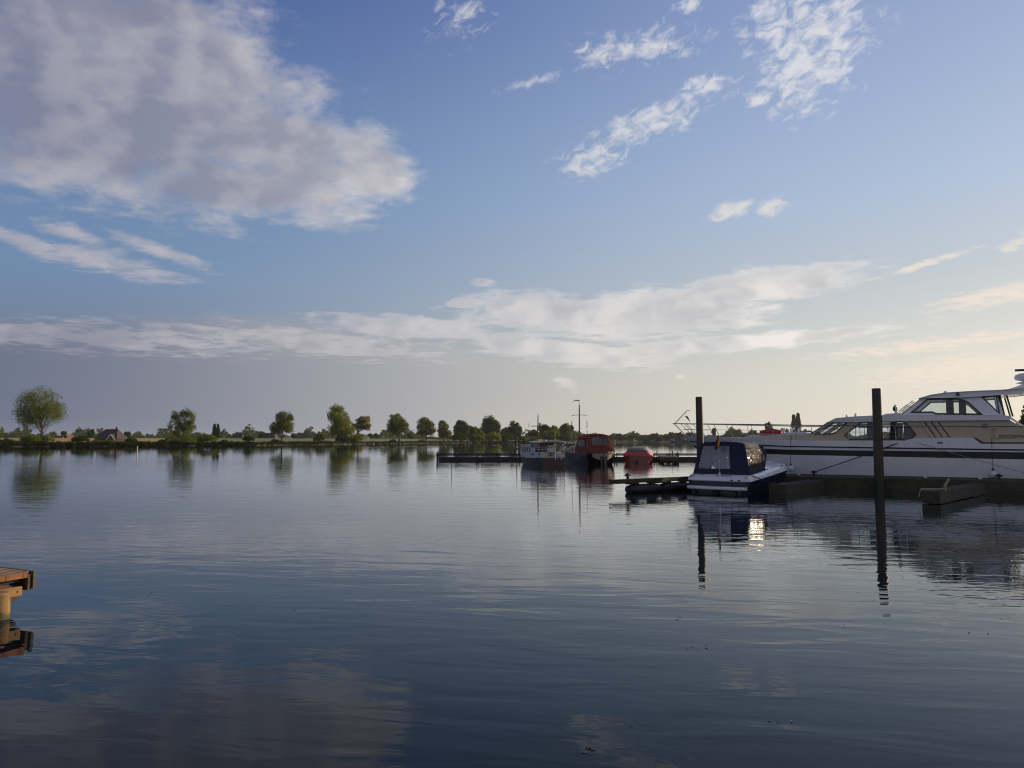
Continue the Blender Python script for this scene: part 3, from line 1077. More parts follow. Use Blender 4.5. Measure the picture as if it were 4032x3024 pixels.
# ---------------------------------------------------------------- docks and piles
DOCKWOOD = wood('dark_wet_planks', (0.026, 0.024, 0.021), (0.060, 0.054, 0.046), 6, 0.8)
TIMBER = wood('old_dark_timber', (0.028, 0.025, 0.015), (0.075, 0.066, 0.036), 6, 0.8)
FLOATM = paint('black_plastic_float', (0.012, 0.012, 0.014), 0.6, 0.3, 2.0, 0.01, 6)
STEELD = paint('dark_brown_steel', (0.035, 0.028, 0.022), 0.55, 0.4, 2.5, 0.004, 12, streak=0.4)
GREYWOOD = wood('bleached_grey_plank', (0.060, 0.056, 0.048), (0.12, 0.112, 0.095), 6, 0.85)


def tidal(name, base, base2, weed, line, rough=0.6):
    """post surface with rust or grain above and a ragged weed-stained band near the waterline"""
    m, g, b = new_mat(name)
    tc = g.n.new('ShaderNodeTexCoord')
    p = tc.outputs['Object']
    n = g.noise(p, 3.2, 7, 0.68)
    st = g.noise(g.vmath('MULTIPLY', p, (9.0, 9.0, 0.55)), 1.0, 5, 0.6)
    c = g.mix(g.smooth(g.math('ADD', g.math('MULTIPLY', n, 0.5), g.math('MULTIPLY', st, 0.5)), 0.36, 0.62), base, base2)
    z = g.math('MULTIPLY_ADD', g.math('SUBTRACT', g.noise(p, 5.0, 4, 0.6), 0.5), 0.5, g.sep(p)[2])
    c = g.mix(g.smooth(z, line * 0.55, line * 1.25, 1.0, 0.0), c, weed)
    g.l.new(c, b.inputs['Base Color'])
    b.inputs['Roughness'].default_value = rough
    bp = g.n.new('ShaderNodeBump')
    bp.inputs['Distance'].default_value = 0.006
    g.l.new(g.math('ADD', n, st), bp.inputs['Height'])
    g.l.new(bp.outputs[0], b.inputs['Normal'])
    return m


PILEM = tidal('rusted_pile_steel', (0.022, 0.018, 0.015), (0.070, 0.042, 0.024), (0.016, 0.022, 0.010), 0.55)
PILEW = tidal('weathered_pile_timber', (0.15, 0.085, 0.028), (0.34, 0.20, 0.075), (0.050, 0.048, 0.016), 0.09, 0.8)

DA = math.atan2(-0.515, 0.857)          # bearing of the main dock and of the yacht beside it
D0 = Vector((16.3, 34.5, 0))            # a point on its near edge


def planks(mb, x0, x1, y0, y1, z, t, step, gap, along='x', rng=None):
    rng = rng or random.Random(3)
    x = x0
    while x < x1 - 0.02:
        w = min(step - gap, x1 - x)
        dz = rng.uniform(-0.004, 0.004)
        if along == 'x':
            mb.box((x + w / 2, (y0 + y1) / 2, z - t / 2 + dz), (w, y1 - y0, t))
        else:
            mb.box(((y0 + y1) / 2, x + w / 2, z - t / 2 + dz), (y1 - y0, w, t))
        x += step


def cleat(parent, x, y, z, s=1.0, m=None, name='bollard'):
    mb = MB().tube([(x, y, z - 0.02), (x, y, z + 0.17 * s)], 0.055 * s, 10)
    mb.tube([(x - 0.14 * s, y, z + 0.14 * s), (x + 0.14 * s, y, z + 0.14 * s)], 0.035 * s, 8)
    mb.lathe([(0.085 * s, z + 0.17 * s), (0.085 * s, z + 0.20 * s), (0.04 * s, z + 0.225 * s)], (x, y, 0), 10)
    return mb.build(name, m or BLACK, parent, smooth=True)


def main_dock():
    r = empty('pontoon_dock', D0, DA, 'long dark pontoon dock running along the near side of the white yacht', 'dock')
    mb = MB()
    planks(mb, -8.2, 12.0, 0.06, 2.0, 0.52, 0.05, 0.15, 0.012)
    mb.build('deck', DOCKWOOD, r)
    MB().box((1.9, 0.02, 0.22), (20.2, 0.07, 0.58)).build('fascia', TIMBER, r, bevel=0.008)
    MB().box((1.9, 2.05, 0.40), (20.2, 0.08, 0.30)).build('fascia', TIMBER, r, bevel=0.008)
    for x in (-7.2, -3.4, 0.4, 4.2, 8.0, 11.2):
        MB().box((x, 1.02, 0.03), (2.9, 1.75, 0.46)).build('float', FLOATM, r, bevel=0.05)
    for x, y in ((-3.0, 1.78), (-0.12, 1.72), (4.6, 1.75), (8.4, 1.75)):
        cleat(r, x, y, 0.52)
    for x, w in ((0.75, 0.6), (3.05, 1.1), (4.55, 0.35)):
        MB().box((x, 0.62, 0.531), (w, 0.10, 0.012)).build('edge_strip', GREYWOOD, r)
    for x in (-4.9, -3.6, 1.8, 3.9):
        MB().lathe([(0.07, 0.52), (0.07, 0.56), (0.03, 0.585)], (x, 1.35, 0), 10).build('deck_fitting', WHITE, r, smooth=True)
    return r


main_dock()


def pile(name, label, x, y, rad, top, lean=0.0):
    prof = [(rad * 1.0, -2.5), (rad * 1.02, -0.1), (rad * 1.0, 0.6), (rad * 0.99, top * 0.5), (rad * 0.97, top - 0.03), (rad * 0.93, top), (rad * 0.86, top + 0.004),
            (rad * 0.84, top - 0.05)]
    o = MB().lathe(prof, (0, 0, 0), 28).build(name, PILEM, None, smooth=True)
    o.location = (x, y, 0)
    o.rotation_euler = (0, lean, 0)
    return tag(o, label, 'mooring pile', 'steel mooring piles of the dock')


pile('mooring_pile', 'tall dark steel pile in front of the yacht hull at the dock edge', 16.17, 34.12, 0.20, 4.50, math.radians(0.35))
pile('mooring_pile', 'dark steel pile rising behind the blue canopy of the small cruiser', 8.66, 35.5, 0.165, 4.20, math.radians(-0.25))


def finger(name, label, p0, ang, L, W, z, posts=True):
    r = empty(name, (p0[0], p0[1], 0), ang, label, 'dock', 'short finger docks')
    mb = MB()
    planks(mb, 0.05, L, -W / 2 + 0.07, W / 2 - 0.07, z, 0.04, 0.14, 0.014)
    mb.build('deck', DOCKWOOD, r)
    for s in (-1, 1):
        MB().box((L / 2, s * (W / 2 - 0.03), z - 0.205), (L, 0.06, 0.42)).build('side_board', TIMBER, r, bevel=0.006)
    MB().box((-0.032, 0, z - 0.21), (0.06, W, 0.42)).build('end_board', TIMBER, r, bevel=0.006)
    MB().box((1.15, 0, 0.04), (1.5, W * 0.78, 0.36)).build('float', FLOATM, r, bevel=0.05)
    MB().box((L - 1.2, 0, 0.02), (1.5, W * 0.9, 0.34)).build('float', FLOATM, r, bevel=0.05)
    return r


finger('finger_dock', 'narrow weathered finger dock tied along the right side of the blue canopy cruiser', (11.0, 32.1), math.atan2(0.766, 0.643), 4.75, 0.72, 0.38)
fd = finger('finger_dock', 'short finger dock with a leaning yellowish post and loose rope, right of the tall pile', (14.55, 26.9), math.atan2(0.73, 0.68), 6.6, 0.58, 0.44)
MB().tube([(0.75, -0.24, 0.40), (0.78, -0.25, 0.62), (0.98, -0.32, 0.84)], [0.05, 0.05, 0.042], 8).build('post', paint('yellow_grey_wood', (0.30, 0.26, 0.15), 0.8, 0.25, 5), fd, smooth=True)


def rope(name, label, pts, r=0.018, m=None, group=None):
    o = MB().tube(pts, r, 6).build(name, m or ROPE, None, smooth=True)
    return tag(o, label, 'rope', group)


def sag(a, b, s, n=12):
    a, b = Vector(a), Vector(b)
    return [a.lerp(b, i / n) - Vector((0, 0, s * 4 * (i / n) * (1 - i / n))) for i in range(n + 1)]


_rg = random.Random(4)
_c = Vector((14.55, 26.9, 0.455))
rope('loose_rope', 'pale loose rope lying coiled on the near end of the short finger dock', [
    _c + Vector((0.42 * math.cos(t * 0.9) * (0.6 + 0.02 * t) + 0.20, 0.16 * math.sin(t * 0.9) + 0.36, 0.012 + 0.002 * t)) for t in range(22)]
    + [_c + Vector((-0.30, 0.10, 0.03)), _c + Vector((-0.42, -0.02, -0.06)), _c + Vector((-0.47, -0.05, -0.22))], 0.016)

# ---- beam jetty on drums, left of the cruiser
jt = empty('beam_jetty', (4.25, 32.0, 0), math.atan2(0.6, 0.8), 'low jetty of one heavy timber beam on black floats, left of the blue canopy cruiser', 'jetty')
MB().box((3.0, 0, 0.50), (6.5, 0.24, 0.17)).build('beam', TIMBER, jt, bevel=0.012)
MB().box((0.45, -0.175, 0.50), (1.1, 0.10, 0.17)).build('beam', TIMBER, jt, bevel=0.012)
for x0 in (0.75, 2.75, 4.75):
    prof = [(x0 + 0.0, 0.08), (x0 + 0.05, 0.18), (x0 + 0.3, 0.22), (x0 + 1.55, 0.22), (x0 + 1.8, 0.18), (x0 + 1.85, 0.08)]
    rows = [[(x, rr * math.cos(2 * math.pi * k / 16) * 1.25, 0.14 + rr * math.sin(2 * math.pi * k / 16)) for k in range(16)] for x, rr in prof]
    MB().rows(rows, closed=True, cap=True).build('float', FLOATM, jt, smooth=True)
    for xx in (x0 + 0.25, x0 + 1.55):
        MB().box((xx, 0, 0.39), (0.55, 0.30, 0.06)).build('bracket', BLACK, jt)
cleat(jt, 0.75, 0.0, 0.585, 1.1)

# ---- long jetty across the middle distance
lj = empty('long_jetty', (0, 85, 0), math.radians(0.4), 'long low dark jetty with a handrail beam across the middle of the river', 'jetty')
MB().box((6.8, 0, 0.14), (29.6, 1.5, 0.50)).build('float', FLOATM, lj, bevel=0.06)
MB().box((6.8, -0.62, 0.62), (30.2, 0.10, 0.16)).build('rail', BLACK, lj)
MB().box((6.8, -0.50, 0.78), (30.0, 0.08, 0.07)).build('rail', BLACK, lj)
for xp in (1731, 1803, 1882, 1963, 2040, 2120, 2200, 2280, 2420, 2565, 2625, 2660):
    x = (xp - 2016) / FPX * 85
    for dx in (-0.13, 0.13):
        MB().box((x + dx, -0.60, 0.18), (0.10, 0.14, 0.86 + 0.3)).build('post', BLACK, lj)
for xp, t in ((1724, 0.98), (1728, 1.0), (1798, 0.95), (1880, 1.05), (1899, 0.95), (2015, 0.95), (2641, 1.05), (2660, 1.0), (2580, 0.98)):
    x = (xp - 2016) / FPX * 85
    MB().tube([(x, -0.70, -0.6), (x, -0.70, t)], 0.05, 8).build('pole', STEELD, lj)
lp = empty('thin_pole', at(1779, 1813, 84.0).to_tuple()[:2] + (0,), 0, 'thin dark pole standing in the water before the left part of the long jetty', 'pole')
MB().tube([(0, 0, -1), (0, 0, 2.6)], 0.04, 6).build('shaft', BLACK, lp)
MB().tube([(0, 0, 2.58), (-1.45, 0, 2.62)], 0.025, 6).build('arm', BLACK, lp)
gp = empty('gauge_pole', at(2035, 1813, 83.5).to_tuple()[:2] + (0,), 0, 'tall thin pole with white lower band at the jetty, left of the white boat', 'pole')
MB().tube([(0, 0, -1), (0, 0, 0.78)], 0.05, 8).build('foot', BLACK, gp)
MB().tube([(0, 0, 0.78), (0, 0, 1.15)], 0.065, 8).build('white_band', WHITE, gp)
MB().tube([(0, 0, 1.15), (0, 0, 1.4)], 0.055, 8).build('shaft', BLACK, gp)
MB().tube([(0, 0, 1.4), (0, 0, 1.55)], 0.065, 8).build('white_band', WHITE, gp)
MB().tube([(0, 0, 1.55), (0, 0, 2.75)], [0.05, 0.02], 8).build('tip', BLACK, gp)

fp = empty('finger_pier', (15.6, 76.0, 0), math.radians(82), 'low dark red-brown finger pier on short legs, right of the red speedboat', 'pier')
RBW = wood('red_brown_timber', (0.045, 0.022, 0.016), (0.085, 0.045, 0.032), 6, 0.8)
mb = MB()
planks(mb, 0, 8.5, -0.75, 0.75, 0.52, 0.05, 0.16, 0.012)
mb.build('deck', RBW, fp)
for s in (-1, 1):
    MB().box((4.25, s * 0.78, 0.36), (8.5, 0.07, 0.36)).build('side_board', RBW, fp)
MB().box((-0.04, 0, 0.36), (0.07, 1.62, 0.36)).build('end_board', RBW, fp)
for x in (0.15, 2.0, 4.0, 6.0):
    for s in (-1, -0.35, 0.35, 1):
        if abs(s) < 1 and x > 0.2:
            continue
        MB().box((x, s * 0.7, -0.3), (0.12, 0.12, 1.2)).build('leg', RBW, fp)

# ---- white channel post, barge, birds
cm = empty('channel_post', on_water(540, 1785), 0, 'slim white post standing in the river below the left meadow', 'post')
MB().tube([(0, 0, -1), (0, 0, 1.15)], [0.085, 0.075], 10).build('shaft', paint('dull_white_paint', (0.55, 0.50, 0.42), 0.6, 0.2, 3), cm, smooth=True)
MB().tube([(0, 0, 1.15), (0, 0, 1.32)], [0.085, 0.085], 10).build('cap', paint('faded_orange_paint', (0.45, 0.18, 0.06), 0.6, 0.2, 3), cm, smooth=True)


# ---- landing stage in the left foreground
RUST = paint('rusty_orange_steel', (0.28, 0.105, 0.035), 0.8, 0.45, 3.0, 0.003, 25, streak=0.35)
OCHRE = wood('ochre_stained_timber', (0.15, 0.085, 0.028), (0.34, 0.20, 0.075), 7, 0.8)
DARKT = wood('shaded_ochre_timber', (0.035, 0.020, 0.011), (0.10, 0.058, 0.026), 7, 0.8)  # darker copy of the ochre timber, under-deck shade put into the colour
GRATE = wood('weathered_deck_slats', (0.22, 0.15, 0.085), (0.38, 0.27, 0.16), 6, 0.8, axis=1)
ls = empty('landing_stage', (-6.24, 10.15, 0), math.atan2(-0.9, -0.44), 'orange rusty landing stage with slatted deck and round timber pile in the left foreground', 'jetty')
# local x runs back towards the quay, local y points right of that: away to the left of the picture
_L = 7.0
mb = MB()
x = 0.04
while x < _L:
    mb.box((x, -0.86, 0.492), (0.045, 1.66, 0.026))
    x += 0.068
mb.build('deck', GRATE, ls)
MB().box((_L / 2, -0.86, 0.40), (_L - 0.2, 1.56, 0.04)).build('under_deck', BLACK, ls)
MB().box((_L / 2 + 0.03, 0.0, 0.470), (_L - 0.06, 0.05, 0.075)).build('edge_rail', RUST, ls, bevel=0.004)
MB().box((_L / 2 + 0.1, -1.72, 0.42), (_L, 0.05, 0.17)).build('edge_rail', RUST, ls, bevel=0.004)
MB().box((-0.022, -0.86, 0.395), (0.04, 1.78, 0.225)).build('end_board', GREYWOOD, ls, bevel=0.004)
MB().box((0.03, -0.05, 0.37), (0.05, 0.12, 0.20)).build('corner_post', DARKT, ls, bevel=0.004)
MB().box((_L / 2 + 0.12, -0.16, 0.385), (_L - 0.2, 0.10, 0.13)).build('joist', DARKT, ls, bevel=0.004)
MB().box((_L / 2 + 0.28, -0.035, 0.352), (_L - 0.4, 0.05, 0.062)).build('joist', OCHRE, ls, bevel=0.004)
MB().box((_L / 2 + 0.05, -0.085, 0.268), (_L - 0.1, 0.14, 0.122)).build('bearer', OCHRE, ls, bevel=0.010)
MB().box((_L / 2 + 0.02, -0.22, 0.165), (_L - 0.1, 0.11, 0.055)).build('stringer', DARKT, ls, bevel=0.006)
MB().box((0.50, -0.85, 0.25), (0.14, 1.5, 0.12)).build('crosspiece', DARKT, ls, bevel=0.006)
MB().lathe([(0.135, -1.5), (0.135, 0.0), (0.128, 0.24), (0.130, 0.300), (0.110, 0.322), (0.02, 0.328)], (0.47, 0.105, 0), 20).build('pile', PILEW, ls, smooth=True)
MB().lathe([(0.13, -1.5), (0.13, 0.0), (0.125, 0.33)], (0.6, -1.55, 0), 16).build('pile', PILEW, ls, smooth=True)
mb = MB()
for x in (0.12, 0.34, 0.56, 0.95):
    for z in (0.455, 0.485):
        mb.ball((x, 0.028, z), (0.007, 0.004, 0.007), 8, 5)
for x in (0.16, 0.42):
    mb.ball((x, -0.012, 0.27), (0.012, 0.006, 0.012), 8, 5)
for y in (-0.2, -0.7, -1.2):
    mb.ball((-0.045, y, 0.40), (0.006, 0.010, 0.010), 8, 5)
mb.build('bolt', STEELD, ls, smooth=True)


# ---------------------------------------------------------------- white motor yacht (local x from the bow aft, y to its far side)
YO = Vector((9.77, 43.91, 0))
BEIGE = paint('beige_gelcoat', (0.50, 0.41, 0.285), 0.3, 0.05, 0.9, coat=0.2, streak=0.06)
DARKBAND = paint('dark_brown_band', (0.012, 0.011, 0.010), 0.5, 0.1, 1.0)
FRAME = paint('black_window_frame', (0.015, 0.015, 0.017), 0.35, 0.2, 3)
TINT = glass('tinted_window', (0.93, 0.97, 1.0), 0.95)
CLEARW = glass('clear_window', (0.93, 0.96, 0.97), 0.95)
CURTAIN = paint('brown_curtain', (0.075, 0.060, 0.048), 0.9, 0.2, 4)
SHEER = [(0, 2.45), (3, 2.36), (4, 2.31), (6, 2.21), (9, 2.18), (11.37, 2.18), (11.9, 2.32), (14.15, 2.31), (14.45, 2.05), (24.0, 2.05)]
RUBZ = [(0, 2.16), (6, 1.90), (16, 1.78), (20.5, 1.76)]
ST_T = [(0, 1.92), (6, 1.74), (16, 1.68), (20.5, 1.67)]
ST_B = [(0, 1.62), (6, 1.48), (16, 1.37), (20.5, 1.36)]
YLEN = 24.0


def y_half(s, z):
    zt = interp(s, SHEER)
    s0 = max(0.0, (2.45 - z)) * 1.0 if z > -0.2 else 2.65
    t = min(1.0, max(0.0, (s - s0) / 6.6))
    full = lerp(2.16, 2.3, min(1, max(0, z / 1.2)))
    w = full * (1 - (1 - t) ** 2.1)
    if s > 15:
        w *= 1 - 0.10 * ((s - 15) / 9.0) ** 2
    return w


def y_strip(zf0, zf1, n=4):
    """hull plating between two height lines, both sides, from the stem aft"""
    mb = MB()
    ss = [0, 0.15, 0.35, 0.7, 1.1, 1.6, 2.2, 3, 4, 5, 6, 7, 8.2, 9, 10, 11.37, 11.6, 11.9, 13, 14.15, 14.3, 14.45, 15.5, 17, 18.5, 20.5, 22.5, YLEN]
    for sgn in (-1, 1):
        rows = []
        for s in ss:
            row = []
            for i in range(n + 1):
                z = lerp(zf0(s), zf1(s), i / n)
                s0 = max(0.0, 2.45 - z)
                sx = max(s, s0)
                if s < 2.45:                      # let the stem follow its rake
                    sx = s0 + s * (1 - s0 / 2.9) if s < 2.9 else s
                sx = max(sx, s0)
                row.append((sx, sgn * max(0.012, y_half(sx, z)), z))
            rows.append(row)
        mb.rows(rows)
    return mb


yt = empty('motor_yacht', YO, DA, 'large white and beige motor yacht with raised wheelhouse moored behind the long dock', 'yacht')
y_strip(lambda s: -0.35, lambda s: interp(s, ST_B), 6).build('hull', WHITE, yt, smooth=True)
y_strip(lambda s: interp(s, ST_B), lambda s: interp(s, ST_T), 2).build('hull_stripe', DARKBAND, yt, smooth=True)
y_strip(lambda s: interp(s, ST_T), lambda s: interp(s, SHEER), 4).build('topside', WHITE, yt, smooth=True)
mb = MB()
for sgn in (-1, 1):
    mb.tube([(max(s, 2.45 - interp(s, RUBZ) + 0.05), sgn * (y_half(max(s, 2.45 - interp(s, RUBZ) + 0.05), interp(s, RUBZ)) + 0.015), interp(s, RUBZ))
             for s in [0.4, 1.0, 1.6, 2.4, 3.2, 4, 5, 6, 7.5, 9, 12, 15, 17, 19, YLEN]], 0.032, 6)
mb.build('rub_rail', FRAME, yt, smooth=True)
# deck and transom
mb = MB()
rows = []
for s in [0.06, 0.4, 1, 2, 3, 4, 5, 6, 7, 9, 11, 13, 15, 17, 19, YLEN]:
    w = y_half(s, 2.2) - 0.02
    z = min(interp(s, SHEER), 2.45) - 0.07 if s < 11 else 2.05
    rows.append([(s, -w, z), (s, -w * 0.5, z + 0.03), (s, 0, z + 0.045), (s, w * 0.5, z + 0.03), (s, w, z)])
mb.rows(rows).build('deck', WHITE, yt, smooth=True)
MB().rows([[(YLEN - 0.02, -y_half(YLEN, z) + 0.01, z), (YLEN - 0.02, y_half(YLEN, z) - 0.01, z)] for z in (-0.3, 0.6, 1.3, 2.02)]).build('transom', WHITE, yt)
# foredeck trunk cabin
rows = []
for s, w, z in ((3.4, 0.25, 2.42), (4.0, 0.85, 2.48), (5.2, 1.35, 2.52), (6.4, 1.66, 2.53), (7.3, 1.80, 2.50)):
    rows.append([(s, -w - 0.05, 2.16), (s, -w, z - 0.07), (s, -w + 0.12, z), (s, w - 0.12, z), (s, w, z - 0.07), (s, w + 0.05, 2.16)])
MB().rows(rows, cap=True).build('foredeck_cabin', BEIGE, yt, smooth=True)
for x0, x1, y0, y1, z0 in ((4.4, 5.5, -0.95, -0.1, 2.52), (5.8, 6.9, -1.3, -0.2, 2.535)):
    MB().box(((x0 + x1) / 2, (y0 + y1) / 2, z0 + 0.035), (x1 - x0, y1 - y0, 0.09)).build('deck_hatch', WHITE, yt, bevel=0.03)

W1 = [(7.32, 2.50), (8.20, 3.07), (8.88, 3.07), (8.36, 2.58), (8.16, 2.50)]
W2 = [(8.72, 2.45), (9.46, 3.06), (9.62, 3.09), (11.30, 3.09), (11.50, 3.02), (11.86, 2.48), (11.60, 2.235), (8.98, 2.235)]
WM = [(11.66, 3.51), (12.36, 4.14), (13.55, 4.14), (13.80, 4.08), (14.05, 3.93), (14.55, 3.36), (12.70, 3.42), (12.55, 3.50)]
WA = [(14.56, 4.17), (15.13, 4.21), (15.22, 3.38)]


def framed(parent, poly, mapf, wid=0.045, pane=TINT, name='window'):
    f = MB().plate(offset_poly(poly, -0.012), [offset_poly(poly, wid)], lambda a, b, o: mapf(a, b, o - 0.025), 0.06).build(name, FRAME, parent)
    MB().plate(offset_poly(poly, wid * 0.5), [], lambda a, b, o: mapf(a, b, o + 0.004), 0.008).build('pane', pane, f)
    return f


for sgn in (-1, 1):
    cab = lambda a, b, o, s=sgn: (a, s * (1.86 - 0.06 * (b - 2.2) - o), b)
    side = [(7.15, 1.95), (7.15, 2.49), (8.02, 3.09), (15.52, 3.12), (16.35, 2.62), (22.6, 2.60), (22.6, 1.95)]
    wins = (W1, W2) if sgn < 0 else ([(7.32, 2.50), (8.10, 3.05), (12.1, 3.05), (12.1, 2.235), (8.2, 2.235)],)
    MB().plate(side, wins, cab, 0.05).build('cabin_side', BEIGE, yt)
    for w in wins:
        framed(yt, w, cab)
    # bars and curtains behind the near panes
    inn = lambda a, b, o, s=sgn: (a, s * (1.76 - 0.06 * (b - 2.2) - o), b)
    for a, b in ((9.74, 10.06), (10.76, 11.04), (11.34, 11.62)):
        d = 0.10
        MB().plate([(a - d * 0.4, 2.22), (b - d * 0.4, 2.22), (b + d * 0.2, 3.10), (a + d * 0.2, 3.10)], [], inn, 0.03).build('curtain', CURTAIN, yt)
    mb = MB()
    mb.plate([(8.95, 2.86), (11.5, 2.86), (11.5, 2.89), (8.95, 2.89)], [], inn, 0.02)
    for x in (9.22, 10.40, 11.12):
        mb.plate([(x, 2.23), (x + 0.03, 2.23), (x + 0.03, 2.86), (x, 2.86)], [], inn, 0.02)
    mb.plate([(7.8, 2.76), (8.6, 2.76), (8.6, 2.79), (7.8, 2.79)], [], inn, 0.02)
    mb.build('window_bar', FRAME, yt)
    # wheelhouse side
    wh = lambda a, b, o, s=sgn: (a, s * (1.80 - 0.26 * (b - 3.3) - o), b)
    MB().plate([(10.9, 3.30), (11.35, 3.47), (12.15, 4.20), (15.20, 4.26), (15.36, 3.30)], [WM, WA], wh, 0.05).build('wheelhouse_side', WHITE, yt)
    framed(yt, WM, wh, 0.055, CLEARW)
    framed(yt, WA, wh, 0.04, TINT)
    iw = lambda a, b, o, s=sgn: (a, s * (1.71 - 0.26 * (b - 3.3) - o), b)
    for a, b in ((13.12, 13.37), (13.63, 13.90)):
        MB().plate([(a, 3.36), (b, 3.36), (b, 4.16), (a, 4.16)], [], iw, 0.03).build('window_post', CURTAIN, yt)
    # three slanting louvre grooves
    for k in range(3):
        x = 11.98 + 0.28 * k
        g_ = MB()
        prof = [(0.0, -0.005), (0.10, -0.035), (0.20, -0.020), (0.245, -0.002)]
        rows = []
        for z in (3.07, 2.9, 2.7, 2.5, 2.345):
            sx = x + (3.07 - z) * 0.55
            rows.append([cab(sx + dx * (0.9 + 0.3 * (3.07 - z)), z, off) for dx, off in prof])
        g_.rows(rows).build('louvre', BEIGE, yt, smooth=True)
        MB().rows([[cab(x + 0.20 + (3.07 - z) * 0.62, z, -0.022), cab(x + 0.262 + (3.07 - z) * 0.62, z, -0.004)] for z in (3.07, 2.7, 2.345)]).build('louvre_gap', CURTAIN, yt)
    # dark strip under the aft beige side
    hs = lambda a, b, o, s=sgn: (a, s * (2.24 - o), b)
    MB().plate([(14.12, 2.32), (14.24, 2.32), (14.55, 2.115), (22.6, 2.10), (22.6, 2.055), (14.45, 2.055)], [], lambda a, b, o, s=sgn: (a, s * (1.885 - o * 1.0), b), 0.02).build('aft_strip', FRAME, yt)
    MB().plate([(14.12, 2.33), (14.22, 2.33), (14.56, 2.10), (22.6, 2.09), (22.6, 2.052), (14.45, 2.052)], [], lambda a, b, o, s=sgn: (a, s * (2.27 - o), b), 0.05).build('aft_coaming', FRAME, yt)
    MB().rows([[(12.72 + 0.12 * math.cos(t) * q + 0.12, sgn * (2.302 + 0.006 * (1 - q)), 2.09 + 0.055 * math.sin(t) * q) for t in [2 * math.pi * k / 16 for k in range(17)]]
               for q in (1.0, 0.7, 0.02)]).build('portlight', paint('violet_lens', (0.16, 0.14, 0.18), 0.2, 0.1, 2), yt)
    MB().box((14.62, sgn * 1.845, 2.86), (0.19, 0.02, 0.20)).build('vent_grille', paint('grey_grille', (0.20, 0.19, 0.19), 0.5, 0.2, 30), yt)
    # slanting aft stair rail and post
    MB().tube([(15.50, sgn * 1.62, 3.27), (15.62, sgn * 1.66, 3.20), (16.10, sgn * 1.66, 2.80), (16.22, sgn * 1.66, 2.62), (16.30, sgn * 1.66, 2.60)], [0.045, 0.045, 0.05, 0.05, 0.04], 8).build('stair_rail', WHITE, yt, smooth=True)
    MB().beam((15.36, sgn * 1.70, 3.27), (15.22, sgn * 1.56, 4.25), 0.10, 0.10).build('aft_post', FRAME, yt)
    MB().beam((15.72, sgn * 1.30, 3.27), (15.52, sgn * 1.30, 4.24), 0.07, 0.07).build('aft_post', CURTAIN, yt)

# fronts, eave, roof
MB().rows([[(7.15, -1.80, 2.50), (7.02, 0, 2.52), (7.15, 1.80, 2.50)], [(8.02, -1.76, 3.09), (7.90, 0, 3.11), (8.02, 1.76, 3.09)]]).build('windscreen', TINT, yt)
mb = MB()
for y in (-1.79, -0.6, 0.6, 1.79):
    dx = -0.13 * (1 - abs(y) / 1.8)
    mb.beam((7.13 + dx, y, 2.50), (8.0 + dx, y * 0.98, 3.10), 0.06, 0.05)
mb.build('windscreen_frame', FRAME, yt)
eave = [(7.92, 3.095), (8.02, 3.13), (8.36, 3.30), (9.2, 3.36), (10.07, 3.40), (11.0, 3.42), (15.40, 3.32), (15.52, 3.28), (15.62, 3.14), (15.50, 3.10), (11.38, 3.125)]
rows = []
for y, kx, kz in ((-1.95, 0.16, 0.0), (-1.97, 0.06, 0.0), (-1.90, 0, 0), (-0.6, -0.08, 0.03), (0.6, -0.08, 0.03), (1.90, 0, 0), (1.97, 0.06, 0.0), (1.95, 0.16, 0.0)):
    rows.append([(a + kx * (1 if a < 9 else 0), y, b + kz * (1 if b > 3.2 else 0)) for a, b in eave])
MB().rows(rows, closed=True, cap=True).build('upper_deck', WHITE, yt, smooth=True, bevel=0.012)
MB().rows([[(11.30, -1.70, 3.46), (11.16, 0, 3.47), (11.30, 1.70, 3.46)], [(12.14, -1.53, 4.18), (12.02, 0, 4.20), (12.14, 1.53, 4.18)]]).build('wheelhouse_windscreen', CLEARW, yt)
mb = MB()
for y in (-1.66, -0.55, 0.55, 1.66):
    dx = -0.12 * (1 - abs(y) / 1.66)
    mb.beam((11.30 + dx, y, 3.46), (12.13 + dx, y * 0.92, 4.19), 0.07, 0.05)
mb.build('windscreen_frame', FRAME, yt)
for y in (-1.1, 0.0, 1.1):
    w_ = MB().tube([(11.02, y, 3.52), (11.30, y + 0.05, 3.80), (11.72, y - 0.1, 4.06)], 0.014, 6)
    w_.tube([(11.12, y + 0.22, 3.60), (11.74, y - 0.2, 4.10)], 0.012, 5)
    w_.build('wiper', FRAME, yt)
roof = [(11.98, 4.185), (12.10, 4.22), (12.5, 4.34), (13.09, 4.425), (14.2, 4.465), (15.4, 4.485), (16.4, 4.55), (17.6, 4.72), (18.0, 4.80), (18.0, 4.72), (17.0, 4.46), (16.16, 4.32), (15.2, 4.235), (13.7, 4.17)]
rows = []
for y, q in ((-1.66, 0.25), (-1.72, 0.1), (-1.66, 0), (-0.5, -0.04), (0.5, -0.04), (1.66, 0), (1.72, 0.1), (1.66, 0.25)):
    rows.append([(a + (q if a < 12.6 else 0), y, b - (0.04 if abs(y) > 1.7 and b > 4.4 else 0)) for a, b in roof])
MB().rows(rows, closed=True, cap=True).build('wheelhouse_roof', WHITE, yt, smooth=True, bevel=0.012)
MB().box((13.62, -1.742, 4.33), (0.12, 0.05, 0.15)).build('roof_lamp', BLACK, yt, bevel=0.01)
MB().lathe([(0.08, 4.44), (0.08, 4.49), (0.05, 4.52)], (13.1, -0.9, 0), 10).build('roof_vent', CHROME, yt)
fin = [(15.3, 4.47), (15.9, 4.66), (16.4, 4.86), (16.7, 5.05), (17.5, 5.05), (17.6, 4.66)]
MB().plate(fin, [], lambda a, b, o: (a, -0.32 + o, b), 0.64).build('mast_base', WHITE, yt, bevel=0.03)
